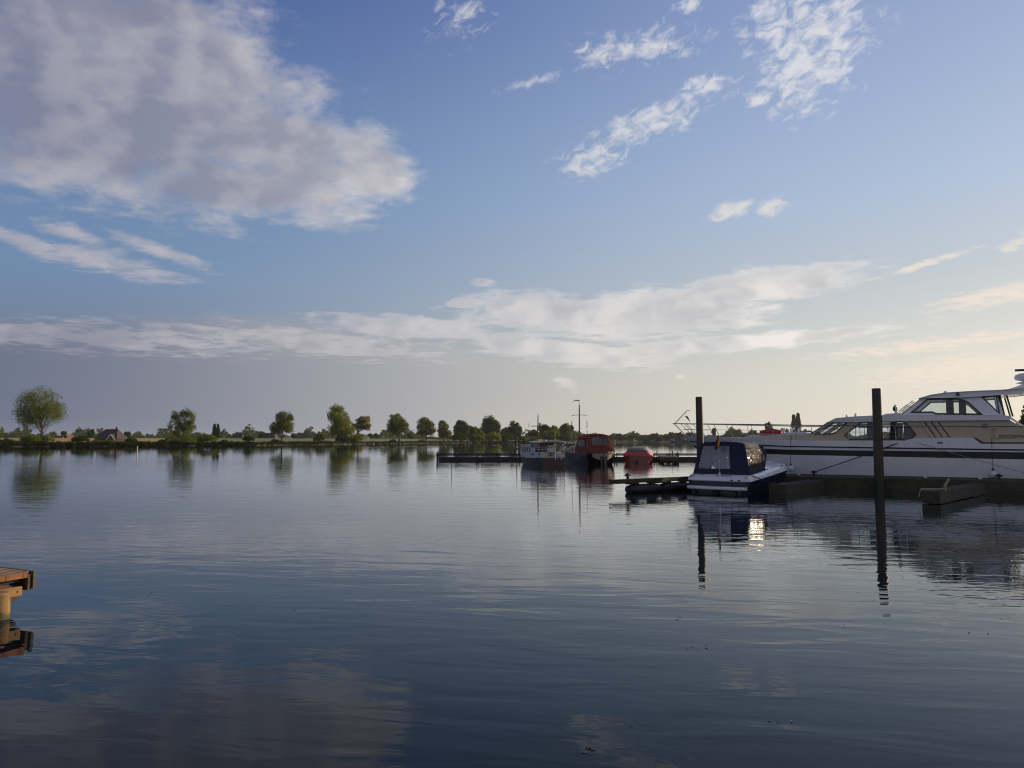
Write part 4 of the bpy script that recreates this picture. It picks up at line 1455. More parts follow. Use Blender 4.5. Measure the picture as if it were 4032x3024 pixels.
ma = MB().plate([(16.0, 4.86), (15.93, 4.84), (16.2, 4.78), (16.9, 4.92), (17.1, 5.5), (16.6, 5.5), (16.5, 5.0)], [], lambda a, b, o: (a, -0.12 + o, b), 0.24).build('mast', WHITE, yt, bevel=0.02)
MB().lathe([(0.18, 4.94), (0.36, 5.00), (0.40, 5.10), (0.36, 5.22), (0.20, 5.29)], (16.28, 0, 0), 18).build('radar_dome', WHITE, ma, smooth=True)
MB().box((16.55, 0, 5.45), (1.25, 0.14, 0.10)).build('radar_bar', BLACK, ma, bevel=0.02)
MB().box((16.5, 0, 5.36), (0.3, 0.3, 0.12)).build('radar_motor', BLACK, ma, bevel=0.02)
MB().rows([[(x, y * k, z) for y, z in ((-1.78, 2.58), (-1.70, 3.9), (-1.3, 4.2), (0, 4.3), (1.3, 4.2), (1.70, 3.9), (1.78, 2.58))] for x, k in ((18.3, 1.0), (20.5, 1.0), (22.5, 0.96))], cap=True).build('added_shade_tent', paint('cream_canvas', (0.35, 0.32, 0.27), 0.85, 0.15, 3), yt, smooth=True)  # unseen canvas tent, added to keep the sun off the finger dock
# searchlight, vents, deck gear
sl = MB().lathe([(0.07, 3.44), (0.05, 3.52), (0.05, 3.60)], (10.92, -0.5, 0), 10).build('searchlight_stand', WHITE, yt, smooth=True)
MB().ball((10.92, -0.5, 3.77), (0.10, 0.12, 0.19)).build('searchlight', WHITE, sl, smooth=True)
MB().ball((10.86, -0.60, 3.75), (0.06, 0.06, 0.12)).build('lens', BLACK, sl, smooth=True)
MB().plate([(10.35, 3.40), (10.55, 3.50), (11.2, 3.52), (11.2, 3.40)], [], lambda a, b, o: (a, -1.2 + o, b), 2.4).build('coaming', WHITE, yt, bevel=0.02)
for x, h in ((8.75, 0.10), (9.15, 0.16)):
    MB().box((x, -0.9, 3.36 + h / 2), (0.10, 0.12, h + 0.04)).build('roof_vent', CHROME, yt, bevel=0.02)
wl = MB().lathe([(0.16, 2.53), (0.16, 2.60), (0.10, 2.64), (0.10, 2.74), (0.15, 2.78), (0.12, 2.84)], (5.55, -0.45, 0), 14).build('windlass', CHROME, yt, smooth=True)
MB().tube([(5.4, -0.2, 2.54), (5.3, -0.3, 2.60), (5.0, -0.3, 2.60)], 0.03, 6).build('chain', CHROME, wl)
for x in (6.02, 6.36):
    MB().tube([(x, -0.55, 2.50), (x - 0.02, -0.55, 2.78), (x + 0.06, -0.55, 2.83), (x + 0.09, -0.55, 2.76)], [0.05, 0.045, 0.05, 0.05], 8).build('cowl_vent', CHROME, yt, smooth=True)
for s in (3.95, 11.5):
    mb = MB().tube([(s - 0.16, -y_half(s, 2.2) + 0.10, interp(s, SHEER) + 0.07), (s + 0.16, -y_half(s, 2.2) + 0.10, interp(s, SHEER) + 0.07)], 0.025, 6)
    mb.tube([(s - 0.06, -y_half(s, 2.2) + 0.10, interp(s, SHEER) - 0.02), (s - 0.06, -y_half(s, 2.2) + 0.10, interp(s, SHEER) + 0.07)], 0.02, 6)
    mb.tube([(s + 0.06, -y_half(s, 2.2) + 0.10, interp(s, SHEER) - 0.02), (s + 0.06, -y_half(s, 2.2) + 0.10, interp(s, SHEER) + 0.07)], 0.02, 6)
    mb.build('mooring_cleat', CHROME, yt, smooth=True)
MB().ball((1.75, -0.82, 2.22), (0.10, 0.05, 0.06)).build('fairlead', CHROME, yt, smooth=True)

# guard rail
RAILM = paint('rail_steel', (0.30, 0.29, 0.28), 0.3, 0.1, 5, metal=0.9)


def rail_y(s):
    return y_half(max(s, 0.02), 2.3) - 0.06


def rail_pt(s, sgn, z=None):
    if s < 0.6:
        y = lerp(0.0, rail_y(1.4) * 0.9, (s + 0.63) / 1.23)
    else:
        y = rail_y(s + 0.45 * max(0, 1 - s / 4))
    return (s, sgn * y, interp(s, [(-0.63, 3.16), (0.5, 3.13), (4.88, 3.01), (7.34, 2.94), (16.2, 2.80)]) if z is None else z)


mb = MB()
for sgn in (-1, 1):
    mb.tube([rail_pt(s, sgn) for s in (-0.63, -0.3, 0.1, 0.6, 1.2, 2, 3, 4, 5, 6, 7.34, 9, 11, 13, 15, 16.6)], 0.024, 6)
    mb.tube([(rail_pt(s, sgn)[0] + 0.28, rail_pt(s, sgn)[1] * 0.95, rail_pt(s, sgn)[2] - 0.33) for s in (-0.25, 0.1, 0.6, 1.0)], 0.016, 6)
mb.build('guard_rail', RAILM, yt, smooth=True)
for sgn in (-1, 1):
    for i, s in enumerate((-0.55, -0.05, 0.35, 1.15, 2.1, 3.2, 4.3, 5.4, 6.5, 7.7, 8.95, 10.3, 11.0)):
        foot = s + (0.75 if s < 0.5 else 0.35 if s < 2.5 else 0.03)
        zf = interp(foot, SHEER) - 0.03
        a = rail_pt(s, sgn)
        yb = y_half(max(foot, 0.1), 2.3) - 0.07
        MB().tube([a, (foot, sgn * max(0.05, yb), zf)], 0.017, 6).build('stanchion', RAILM, yt, smooth=True)
mb = MB()
for sgn in (-1, 1):
    for dz in (0.30, 0.50):
        mb.tube([(s, rail_pt(s, sgn)[1] - sgn * 0.02, rail_pt(s, sgn)[2] - dz) for s in (1.4, 4, 6.5, 9, 11)], 0.006, 4)
mb.build('guard_wire', RAILM, yt)
fs = MB().tube([(-0.52, 0, 3.15), (0.18, 0, 3.86), (0.28, 0, 3.90), (0.38, 0, 3.90)], 0.022, 6).build('bow_flagstaff', RAILM, yt, smooth=True)
MB().tube([(-0.30, 0, 3.22), (0.22, 0, 3.82)], 0.004, 4).build('halyard', RAILM, fs)


def flag_cloth(name, pts, m, parent):
    """pts: rows of points, a thin rippled sheet with both sides"""
    o = MB().rows(pts).build(name, m, parent, smooth=True)
    so = o.modifiers.new('thick', 'SOLIDIFY')
    so.thickness = 0.006
    return o


NAVY = paint('navy_cloth', (0.020, 0.030, 0.060), 0.9, 0.2, 6)
REDC = paint('red_cloth', (0.42, 0.030, 0.022), 0.9, 0.2, 6)
WHITEC = paint('white_cloth', (0.65, 0.63, 0.62), 0.9, 0.1, 6)
pen = flag_cloth('pennant', [[(0.10, 0.0, 3.55), (0.15, 0.02, 3.50), (0.20, -0.01, 3.62)], [(0.22, 0.02, 3.44), (0.26, 0.0, 3.40), (0.28, 0.02, 3.52)], [(0.36, 0.03, 3.26), (0.37, 0.03, 3.25), (0.38, 0.02, 3.28)]], NAVY, fs)
flag_cloth('pennant_cross', [[(0.13, -0.02, 3.58), (0.16, -0.02, 3.60)], [(0.20, -0.02, 3.44), (0.23, -0.02, 3.47)]], WHITEC, pen)
flag_cloth('pennant_cross', [[(0.10, -0.025, 3.50), (0.11, -0.025, 3.545)], [(0.22, -0.025, 3.55), (0.22, -0.025, 3.60)]], REDC, pen)

# name on the aft side, drawn in strokes: S O P H
mb = MB()


def stroke(pts):
    w = 0.020
    for p, q in zip(pts, pts[1:]):
        a = Vector((p[0], -1.893, p[1]))
        b = Vector((q[0], -1.893, q[1]))
        d = (b - a).normalized() * w * 0.5
        mb.beam(a - d, b + d, 0.008, w)


NX, NZ, NH, NW = 15.16, 2.30, 0.135, 0.215
zt, zm, zb_ = NZ + NH, NZ + NH * 0.52, NZ
stroke([(NX + NW + 0.03, zt), (NX + 0.01, zt), (NX - 0.01, zm), (NX + NW, zm), (NX + NW - 0.02, zb_), (NX - 0.16, zb_)])
x0 = NX + 0.285
stroke([(x0 + 0.01, zt), (x0 + NW, zt), (x0 + NW - 0.02, zb_ + 0.015), (x0 - 0.01, zb_ + 0.015), (x0 + 0.01, zt)])
x0 += 0.285
stroke([(x0 - 0.01, zb_ - 0.01), (x0 + 0.01, zt), (x0 + NW, zt), (x0 + NW - 0.015, zm), (x0, zm)])
x0 += 0.285
stroke([(x0 + 0.01, zt), (x0 - 0.01, zb_)])
stroke([(x0, zm), (x0 + NW, zm)])
stroke([(x0 + NW, zt), (x0 + NW - 0.02, zb_)])
mb.build('name_lettering', FRAME, yt)

# things on and around the yacht


def yw(s, n, z):
    """yacht coordinates to the world"""
    return YO + Vector((0.857 * s + 0.515 * n, -0.515 * s + 0.857 * n, z))


rc = empty('red_cover', yw(5.02, -0.85, 2.565), DA, 'bright red fabric cover over gear on the foredeck of the yacht', 'cover')
rows = []
rg = random.Random(9)
for i in range(9):
    t = i / 8
    x = -0.55 + 1.1 * t
    h = 0.07 + 0.19 * math.sin(math.pi * min(1, 0.12 + 0.80 * t)) ** 0.8 * (0.75 + 0.35 * t)
    w = 0.26 * (0.55 + 0.45 * math.sin(math.pi * (0.1 + 0.8 * t)))
    rows.append([(x, w * math.cos(a) * (1 + rg.uniform(-0.06, 0.06)), max(0.0, h * math.sin(a)) * (1 + rg.uniform(-0.05, 0.05)) + 0.0) for a in [math.pi * k / 10 for k in range(11)]])
MB().rows(rows, closed=True, cap=True).build('canvas', paint('red_canvas', (0.36, 0.022, 0.014), 0.75, 0.25, 4, 0.02, 5), rc, smooth=True, angle=60)
MB().box((0.0, 0.0, 0.13), (1.16, 0.035, 0.05)).build('lashing', BLACK, rc)

rope('mooring_rope', 'dark taut mooring rope from the dock bollard up to the midship cleat of the yacht',
     sag(D0 + Vector((0.857 * -3.0 + 0.515 * 1.78, -0.515 * -3.0 + 0.857 * 1.78, 0.66)), yw(11.46, -2.22, 2.22), 0.03), 0.024, DARKROPE)
rope('mooring_rope', 'thin pale mooring rope running from the midship cleat aft to the dock',
     sag(yw(11.56, -2.24, 2.22), D0 + Vector((0.857 * 6.2 + 0.515 * 1.75, -0.515 * 6.2 + 0.857 * 1.75, 0.62)), 0.04), 0.012, ROPE)


def fender(label, s, z, r=0.17):
    e = empty('fender', yw(s, -2.50, z), DA, label, 'fender', 'round white fenders of the yacht')
    MB().ball((0, 0, 0), (r, r, r * 1.12), 18, 12).build('ball', paint('white_vinyl', (0.60, 0.60, 0.62), 0.4, 0.1, 4), e, smooth=True)
    MB().lathe([(0.075, r * 0.95), (0.06, r * 1.2), (0.03, r * 1.55), (0.01, r * 1.7)], (0, 0, 0), 12).build('collar', NAVY, e, smooth=True)
    MB().tube([(0, 0, r * 1.6), (0, 0.06, 1.20), (0, 0.16, 1.6), (0, 0.24, 2.26 - z)], 0.010, 5).build('line', DARKROPE, e)


fender('round white fender with blue collar hanging at the right part of the yacht hull', 14.85, 0.70)
fender('round white fender hanging by the bow shoulder of the small cruiser', 6.3, 0.80, 0.16)
for s, zt in ((14.92, 2.74), (6.25, 2.55)):
    MB().tube([(s, -1.93, 2.20 if s > 10 else 2.15), (s, -1.95, zt - 0.05), (s + 0.02, -1.93, zt), (s + 0.12, -1.90, zt)], 0.024, 6).build('fender_hook', RAILM, yt, smooth=True)


# ---------------------------------------------------------------- small cruiser with blue canopy (local x ahead, y to port)
CR = math.radians(50)
cr = empty('cabin_cruiser', (8.64, 32.49, 0), CR, 'small white and navy cruiser under a dark blue canopy with clear panels', 'boat')
cr.scale = (0.92, 1, 1)
NAVYHULL = paint('navy_gelcoat', (0.010, 0.014, 0.036), 0.38, 0.1, 1.0)
NAVYCAN = paint('navy_canvas', (0.012, 0.017, 0.048), 0.85, 0.18, 3, 0.004, 30)
VINYL = glass('clear_vinyl', (0.85, 0.86, 0.92), 0.66, 0.14, 0.030, 3.0)
VINYL.node_tree.nodes['Principled BSDF'].inputs['Base Color'].default_value = (0.40, 0.40, 0.50, 1)
VINYLS = glass('clear_vinyl_side', (0.92, 0.91, 0.90), 0.86, 0.10, 0.016, 2.0)
CST = [(0.0, 1.38), (1.5, 1.40), (3.0, 1.40), (4.3, 1.36), (5.0, 1.24), (5.7, 0.98), (6.3, 0.60), (6.7, 0.22), (6.85, 0.03)]
ZR = [(0, 0.50), (5.0, 0.90), (6.85, 1.04)]
ZG = [(0, 0.70), (0.5, 0.78), (5.0, 1.06), (6.85, 1.16)]


def cr_w(x, z):
    w = interp(x, CST)
    k = min(1.0, max(0.0, (z + 0.35) / (interp(x, ZR) + 0.35)))
    flare = lerp(0.72 if x < 4 else 0.72 - 0.35 * (x - 4) / 2.85, 1.0, k ** 0.7)
    return max(0.01, w * flare)


XS = [0, 0.8, 1.6, 2.6, 3.6, 4.3, 4.8, 5.2, 5.7, 6.1, 6.45, 6.7, 6.85]
mb = MB()
for sgn in (-1, 1):
    mb.rows([[(x + 0.25 * max(0, (x - 5) / 1.85) * (q / 5 - 1), sgn * cr_w(x, lerp(-0.35, interp(x, ZR), q / 5)), lerp(-0.35, interp(x, ZR), q / 5)) for q in range(6)] for x in XS])
mb.rows([[(0.0, sgn * cr_w(0, z), z) for sgn in (-1, -0.5, 0, 0.5, 1)] for z in (-0.35, 0.0, 0.25, 0.50)])
mb.build('hull', NAVYHULL, cr, smooth=True)
MB().rows([[(-0.012, y * 1.0, z) for y in (-1.0, 0, 1.0)] for z in (-0.2, 0.16)]).build('transom_bottom', paint('grey_hull_bottom', (0.20, 0.20, 0.21), 0.5, 0.15, 2), cr)
mb = MB()
for sgn in (-1, 1):
    mb.rows([[(x, sgn * (interp(x, CST) + 0.02 * (q < 1) - 0.10 * q), lerp(interp(x, ZR), interp(x, ZG), q)) for q in (0, 0.5, 0.9, 1.0)]
             + [(x, sgn * max(0.0, interp(x, CST) - 0.24), interp(x, ZG) + 0.02)] for x in XS])
mb.build('gunwale', WHITE, cr, smooth=True)
# stern deck: sloped white moulding above the blue band
prof = [(0.02, 0.47), (-0.05, 0.52), (0.0, 0.60), (0.12, 0.68), (0.30, 0.76), (0.55, 0.79)]
rows = []
for yy in (-1.385, -1.30, -1.1, -0.6, 0, 0.6, 1.1, 1.30, 1.385):
    k = 0.05 * max(0, abs(yy) - 1.2) / 0.19
    rows.append([(a + k, yy, b) for a, b in prof])
MB().rows(rows).build('stern_moulding', WHITE, cr, smooth=True)
mb = MB().rows([[(x, y * max(0.02, interp(x, CST) - 0.22), interp(x, ZG) + 0.02 + 0.10 * (1 - abs(y)) * (1 if x > 3 else 0)) for y in (-1, -0.5, 0, 0.5, 1)] for x in (2.9, 3.6, 4.3, 5.0, 5.7, 6.3, 6.8)])
mb.build('foredeck', WHITE, cr, smooth=True)
rows = []
for q in range(13):
    t = -1 + 2 * q / 12
    xx = -0.50 + 0.16 * abs(t) ** 6
    rows.append([(0.0, t * 1.27, 0.155), (0.0, t * 1.27, 0.285), (xx + 0.03, t * 1.27, 0.285), (xx, t * 1.27, 0.25), (xx, t * 1.27, 0.19), (xx + 0.03, t * 1.27, 0.155)])
MB().rows(rows, closed=True, cap=True).build('swim_platform', WHITE, cr, smooth=True)
for y in (-0.9, 0.9):
    MB().beam((0.0, y, -0.05), (-0.40, y, 0.15), 0.05, 0.05).build('platform_bracket', BLACK, cr)
sd = MB().plate([(-0.02, 0.10), (-0.30, 0.12), (-0.42, -0.02), (-0.34, -0.6), (-0.10, -0.6), (-0.02, -0.2)], [], lambda a, b, o: (a, -0.13 + o, b), 0.26).build('stern_drive', BLACK, cr, bevel=0.03)
for y in (-0.62, -0.95):
    MB().box((-0.045, y, 0.555), (0.03, 0.10, 0.055)).build('drain', BLACK, cr, bevel=0.008)
MB().box((0.20, 0.82, 0.735), (0.05, 0.18, 0.015)).build('filler_cap', BLACK, cr)
MB().tube([(0.13, 0.10, 0.715), (0.13, 0.08, 0.73), (0.13, -0.55, 0.73), (0.13, -0.57, 0.715)], 0.014, 6).build('grab_handle', CHROME, cr)
# floor and seats seen through the panels
MB().box((1.6, 0, 0.45), (2.6, 2.2, 0.04)).build('cockpit_floor', paint('grey_carpet', (0.15, 0.15, 0.17), 0.95, 0.2, 10), cr)
mb = MB().box((0.85, 0, 0.72), (0.6, 2.1, 0.5))
mb.build('aft_seat', WHITE, cr, bevel=0.06)
for y in (-0.6, 0.6):
    s_ = MB().box((2.05, y, 0.85), (0.5, 0.55, 0.16)).build('seat', WHITE, cr, bevel=0.05)
    MB().box((1.82, y, 1.18), (0.12, 0.55, 0.60)).build('backrest', WHITE, s_, bevel=0.05)

# canopy: aft curtain with a window, fabric roof, side and front clear panels
def aft(a, b, o):
    """a across (port positive), b up; the curtain leans forward"""
    k = (b - 0.78) / 1.30
    return (0.34 + 0.16 * k - o, a * (1.0 - 0.20 * k), b)


back = [(-1.27, 0.76), (-1.27, 1.75), (-1.25, 1.93), (-1.18, 2.03), (-1.03, 2.085), (-0.5, 2.125), (0.0, 2.135), (0.5, 2.125), (1.03, 2.085), (1.18, 2.03), (1.25, 1.93), (1.27, 1.75), (1.27, 0.76)]
bwin = [(-0.40, 1.00), (-0.40, 1.96), (1.04, 1.96), (1.10, 1.00)]
ca = MB().plate(back, [bwin], aft, 0.012).build('canopy', NAVYCAN, cr)
bw = MB().plate(offset_poly(bwin, -0.02), [], lambda a, b, o: aft(a, b, o - 0.006), 0.003).build('clear_panel', VINYL, ca)
mb = MB()
mb.tube([aft(0.62, 1.93, -0.03), aft(0.50, 1.5, -0.05), aft(0.52, 1.02, -0.03)], 0.035, 6)
mb.tube([aft(0.50, 1.18, -0.03), aft(0.0, 1.55, -0.04), aft(-0.15, 1.75, -0.03)], 0.022, 6)
mb.tube([aft(0.40, 1.80, -0.03), aft(-0.05, 1.42, -0.03)], 0.012, 6)
mb.build('canopy_frame', FRAME, ca, smooth=True)
rows = []
arc = [(-1.20, 1.80), (-1.19, 1.95), (-1.12, 2.04), (-0.97, 2.095), (-0.5, 2.135), (0.0, 2.15), (0.5, 2.135), (0.97, 2.095), (1.12, 2.04), (1.19, 1.95), (1.20, 1.80)]
for x, dz, w in ((0.49, 0.0, 1.0), (0.62, 0.012, 1.0), (1.0, 0.030, 1.0), (1.35, 0.018, 0.995), (1.40, 0.010, 0.99), (1.46, 0.022, 0.99), (1.8, 0.035, 0.985), (2.1, 0.02, 0.97), (2.24, -0.015, 0.95), (2.28, -0.07, 0.94)):
    rows.append([(x, y * w * 0.85, z + dz * (0.4 + 0.6 * (z > 2.0))) for y, z in arc])
ro = MB().rows(rows).build('canopy_roof', NAVYCAN, ca, smooth=True, angle=70)
so = ro.modifiers.new('thick', 'SOLIDIFY')
so.thickness = 0.012


def cside(sgn):
    gz = lambda x: interp(x, ZG) + 0.03
    def f(x, z, o):
        k = (z - 0.8) / 1.2
        return (x, sgn * (1.285 - 0.31 * k - o * 1.0), z)
    outer = [(0.335, gz(0.34)), (0.50, 1.86), (1.4, 1.92), (2.26, 1.90), (2.42, 1.62), (2.14, gz(2.14))]
    p1 = [(0.50, 0.97), (0.585, 1.80), (1.34, 1.85), (1.34, 1.03)]
    p2 = [(1.42, 1.04), (1.42, 1.86), (2.20, 1.84), (2.33, 1.62), (2.09, 1.09)]
    sb = MB().plate(outer, [p1, p2], f, 0.012).build('canopy_side', NAVYCAN, ca)
    for p in (p1, p2):
        MB().plate(offset_poly(p, -0.02), [], lambda x, z, o: f(x, z, o + 0.004), 0.003).build('clear_panel', VINYLS, sb)


cside(-1)
cside(1)
front = lambda a, b, o: (2.14 + 0.75 * (1 - (a / 1.25) ** 2) * (1 - (b - 1.07) / 1.4) + 0.28 * max(0, 1 - abs(b - 1.62) / 0.56) - o, a, b)
mb = MB().rows([[front(a * (1 - 0.04 * (b > 1.7)), b, 0) for a in (-1.22, -0.8, -0.4, 0, 0.4, 0.8, 1.22)] for b in (1.07, 1.3, 1.62)])
ws = mb.build('windscreen', VINYLS, cr, smooth=True)
mb = MB()
mb.tube([front(a, 1.62, 0) for a in (-1.22, -0.8, -0.4, 0, 0.4, 0.8, 1.22)], 0.026, 6)
for a in (-1.22, -0.41, 0.41, 1.22):
    mb.tube([front(a, 1.07, 0), front(a, 1.3, 0), front(a, 1.62, 0)], 0.022, 6)
mb.build('windscreen_frame', FRAME, ws, smooth=True)
MB().rows([[front(a, 1.63, 0) for a in (-1.22, -0.6, 0, 0.6, 1.22)], [(2.26, a, 2.10 - 0.13 * (a / 1.2) ** 4) for a in (-1.13, -0.6, 0, 0.6, 1.13)]]).build('canopy_front', VINYLS, ca, smooth=True)
# bow fittings
mb = MB()
for sgn in (-1, 1):
    mb.tube([(4.5, sgn * 1.10, 1.06), (4.6, sgn * 1.08, 1.20), (5.5, sgn * 0.86, 1.26), (6.3, sgn * 0.42, 1.30), (6.6, 0.0, 1.31)], 0.014, 6)
mb.build('bow_rail', CHROME, cr, smooth=True)
for x in (4.2, 4.75):
    mb = MB().tube([(x - 0.10, -1.27, interp(x, ZG) + 0.05), (x + 0.10, -1.27, interp(x, ZG) + 0.05)], 0.018, 6)
    mb.tube([(x, -1.27, interp(x, ZG) - 0.02), (x, -1.27, interp(x, ZG) + 0.05)], 0.018, 6)
    mb.build('cleat', BLACK, cr)
for sgn in (-1, 1):
    mb = MB().tube([(0.30, sgn * 1.24, 0.80), (0.46, sgn * 1.24, 0.80)], 0.018, 6)
    mb.tube([(0.38, sgn * 1.24, 0.72), (0.38, sgn * 1.24, 0.80)], 0.02, 6)
    mb.build('cleat', BLACK, cr)
# flag at the stern
st = MB().tube([(0.14, -0.02, 0.70), (0.10, -0.02, 2.50)], 0.012, 6).build('flagstaff', CHROME, cr, smooth=True)
MB().lathe([(0.05, 0.69), (0.045, 0.80), (0.02, 0.86)], (0.14, -0.02, 0), 10).build('staff_socket', WHITE, st, smooth=True)
BLKC = paint('black_cloth', (0.012, 0.012, 0.013), 0.9, 0.2, 6)
REDF = paint('orange_red_cloth', (0.46, 0.055, 0.022), 0.9, 0.2, 6)
GOLD = paint('gold_cloth', (0.50, 0.26, 0.03), 0.9, 0.2, 6)
fl = None
for j, m in enumerate((BLKC, REDF, GOLD)):
    rows = []
    for i in range(8):
        t = i / 7
        z = 2.42 - 0.42 * t
        row = []
        for q in range(5):
            u = (j + q / 4) / 3
            spread = 0.045 + 0.16 * t ** 0.8
            fold = 0.03 * math.sin(u * 11 + t * 3) * (0.3 + t)
            row.append((0.10 + fold - 0.02, -0.02 + 0.08 * t - spread * (u - 0.52) * 1.05, z - 0.22 * t * (1 - abs(u - 0.45))))
        rows.append(row)
    o_ = flag_cloth('flag_stripe' if fl else 'flag', rows, m, fl or st)
    fl = fl or o_
rope('mooring_rope', 'dark mooring rope from the stern corner of the small cruiser down to the finger dock',
     sag(Vector((8.64 + 0.35 * 0.643 + 1.24 * 0.766, 32.49 + 0.35 * 0.766 - 1.24 * 0.643, 0.80)), Vector((11.1, 32.2, 0.40)), 0.05), 0.020, DARKROPE)

# ---------------------------------------------------------------- white cabin boat at the long jetty
wb = empty('cabin_boat', (3.60, 67.0, 0), math.atan2(0.964, -0.266), 'white steel cabin boat with dark red hull, awning over its stern and a brown mast', 'boat')
MAROON = paint('dark_red_hull_paint', (0.040, 0.018, 0.018), 0.45, 0.2, 1.0, streak=0.2)
OFFW = paint('off_white_paint', (0.50, 0.49, 0.48), 0.45, 0.08, 1.5, streak=0.12)
MASTW = wood('varnished_mast', (0.070, 0.030, 0.015), (0.13, 0.06, 0.028), 6, 0.4, axis=2)
WBW = [(0, 1.05), (1.5, 1.16), (4, 1.20), (6, 1.10), (7.4, 0.78), (8.3, 0.38), (8.8, 0.04)]
WBZ = [(0, 0.70), (2, 0.62), (4, 0.60), (6.5, 0.66), (8.8, 0.84)]
WBT = [(0, 0.98), (3, 0.86), (6.5, 0.92), (8.8, 1.16)]
xs = [0, 0.7, 1.5, 2.6, 4, 5.2, 6, 6.8, 7.4, 7.9, 8.3, 8.6, 8.8]


def hull_loft(zlo, zhi, wf, n=4, close=True):
    m_ = MB()
    for sgn in (-1, 1):
        m_.rows([[wf(x, lerp(zlo(x), zhi(x), q / n), sgn) for q in range(n + 1)] for x in xs_])
    if close:
        m_.rows([[(xs_[0], s * abs(wf(xs_[0], z, 1)[1]), z) for s in (-1, 0, 1)] for z in [lerp(zlo(xs_[0]), zhi(xs_[0]), q / n) for q in range(n + 1)]])
    return m_


xs_ = xs
wf = lambda x, z, s: (x - 0.35 * max(0, (x - 6.5) / 2.3) * max(0, 1 - z), s * max(0.01, interp(x, WBW) * (0.80 + 0.20 * min(1, max(0, z / 0.6)) ** 0.6)), z)
hull_loft(lambda x: -0.35, lambda x: interp(x, WBZ), wf).build('hull', MAROON, wb, smooth=True)
hull_loft(lambda x: interp(x, WBZ), lambda x: interp(x, WBT), lambda x, z, s: (x, s * max(0.01, interp(x, WBW) + 0.02), z), 1).build('bulwark', OFFW, wb, smooth=True)
mb = MB().tube([(x, -(interp(x, WBW) + 0.03), interp(x, WBZ)) for x in xs], 0.035, 6)
mb.tube([(x, interp(x, WBW) + 0.03, interp(x, WBZ)) for x in xs], 0.035, 6)
mb.build('rub_rail', BLACK, wb, smooth=True)
MB().rows([[(x, -max(0.02, interp(x, WBW) - 0.01), interp(x, WBT) - 0.14), (x, max(0.02, interp(x, WBW) - 0.01), interp(x, WBT) - 0.14)] for x in xs]).build('deck', OFFW, wb)
MB().box((1.25, 0, 0.90), (2.4, 2.02, 0.52)).build('aft_cabin', OFFW, wb, bevel=0.03)
MB().plate([(-1.0, 1.16), (-1.0, 0.72), (1.0, 0.72), (1.0, 1.16)], [], lambda a, b, o: (0.02 - o, a, b), 0.03).build('stern_panel', OFFW, wb)
for y, w, z, h in ((0.28, 0.20, 1.04, 0.14), (-0.78, 0.12, 1.04, 0.13)):
    MB().rows([[(-0.022 + 0.004 * k, y + w / 2 * math.cos(t) * q, z + h / 2 * math.sin(t) * q) for t in [2 * math.pi * i / 12 for i in range(13)]] for k, q in ((0, 1), (1, 0.02))]).build('porthole', FRAME, wb)
MB().rows([[(-0.024, 0.28 + 0.24 * math.cos(t) * q, 0.88 + 0.06 * math.sin(t) * q) for t in [2 * math.pi * i / 14 for i in range(15)]] for q in (1, 0.02)]).build('name_board', MASTW, wb)
MB().box((0.95, 1.03, 0.92), (0.55, 0.02, 0.36)).build('side_window', FRAME, wb)
# open aft steering place with rails
mb = MB()
RL = 1.62
for a, b in (((0.02, 1.0), (2.2, 1.0)), ((0.02, -1.0), (2.2, -1.0)), ((0.02, 0.05), (0.02, 1.0)), ((0.02, -1.0), (0.02, -0.62))):
    for z in (1.40, RL):
        mb.tube([(a[0], a[1], z), (b[0], b[1], z)], 0.022, 6)
for x, y in ((0.02, 1.0), (0.02, 0.70), (0.02, 0.38), (0.02, 0.05), (0.02, -0.62), (0.02, -1.0), (1.1, 1.0), (2.2, 1.0), (1.1, -1.0), (2.2, -1.0)):
    mb.tube([(x, y, 1.14), (x, y, RL)], 0.022, 6)
mb.tube([(-0.02, -0.24, RL), (-0.02, -0.14, RL - 0.06), (-0.02, -0.12, 0.62)], 0.022, 6)
mb.tube([(0.0, 0.05, RL), (0.0, -0.24, RL)], 0.022, 6)
mb.build('railing', OFFW, wb, smooth=True)
MB().box((-0.14, 0.24, 1.36), (0.28, 0.72, 0.42)).build('stern_locker', OFFW, wb, bevel=0.03)
MB().box((-0.14, 0.24, 1.70), (0.30, 0.80, 0.10)).build('rolled_dinghy', OFFW, wb, bevel=0.04)
la = MB()
for y in (-0.16, -0.66):
    la.tube([(-0.05, y, 1.16), (-0.09, y, 0.50)], 0.018, 6)
for z in (0.50, 0.80):
    la.tube([(-0.09, -0.16, z), (-0.09, -0.66, z)], 0.018, 6)
la.build('boarding_ladder', CHROME, wb, smooth=True)
MB().box((2.0, 0, 1.30), (0.9, 1.7, 0.42)).build('cockpit_seat', paint('dark_grey_cushion', (0.05, 0.048, 0.048), 0.9, 0.2, 4), wb, bevel=0.04)
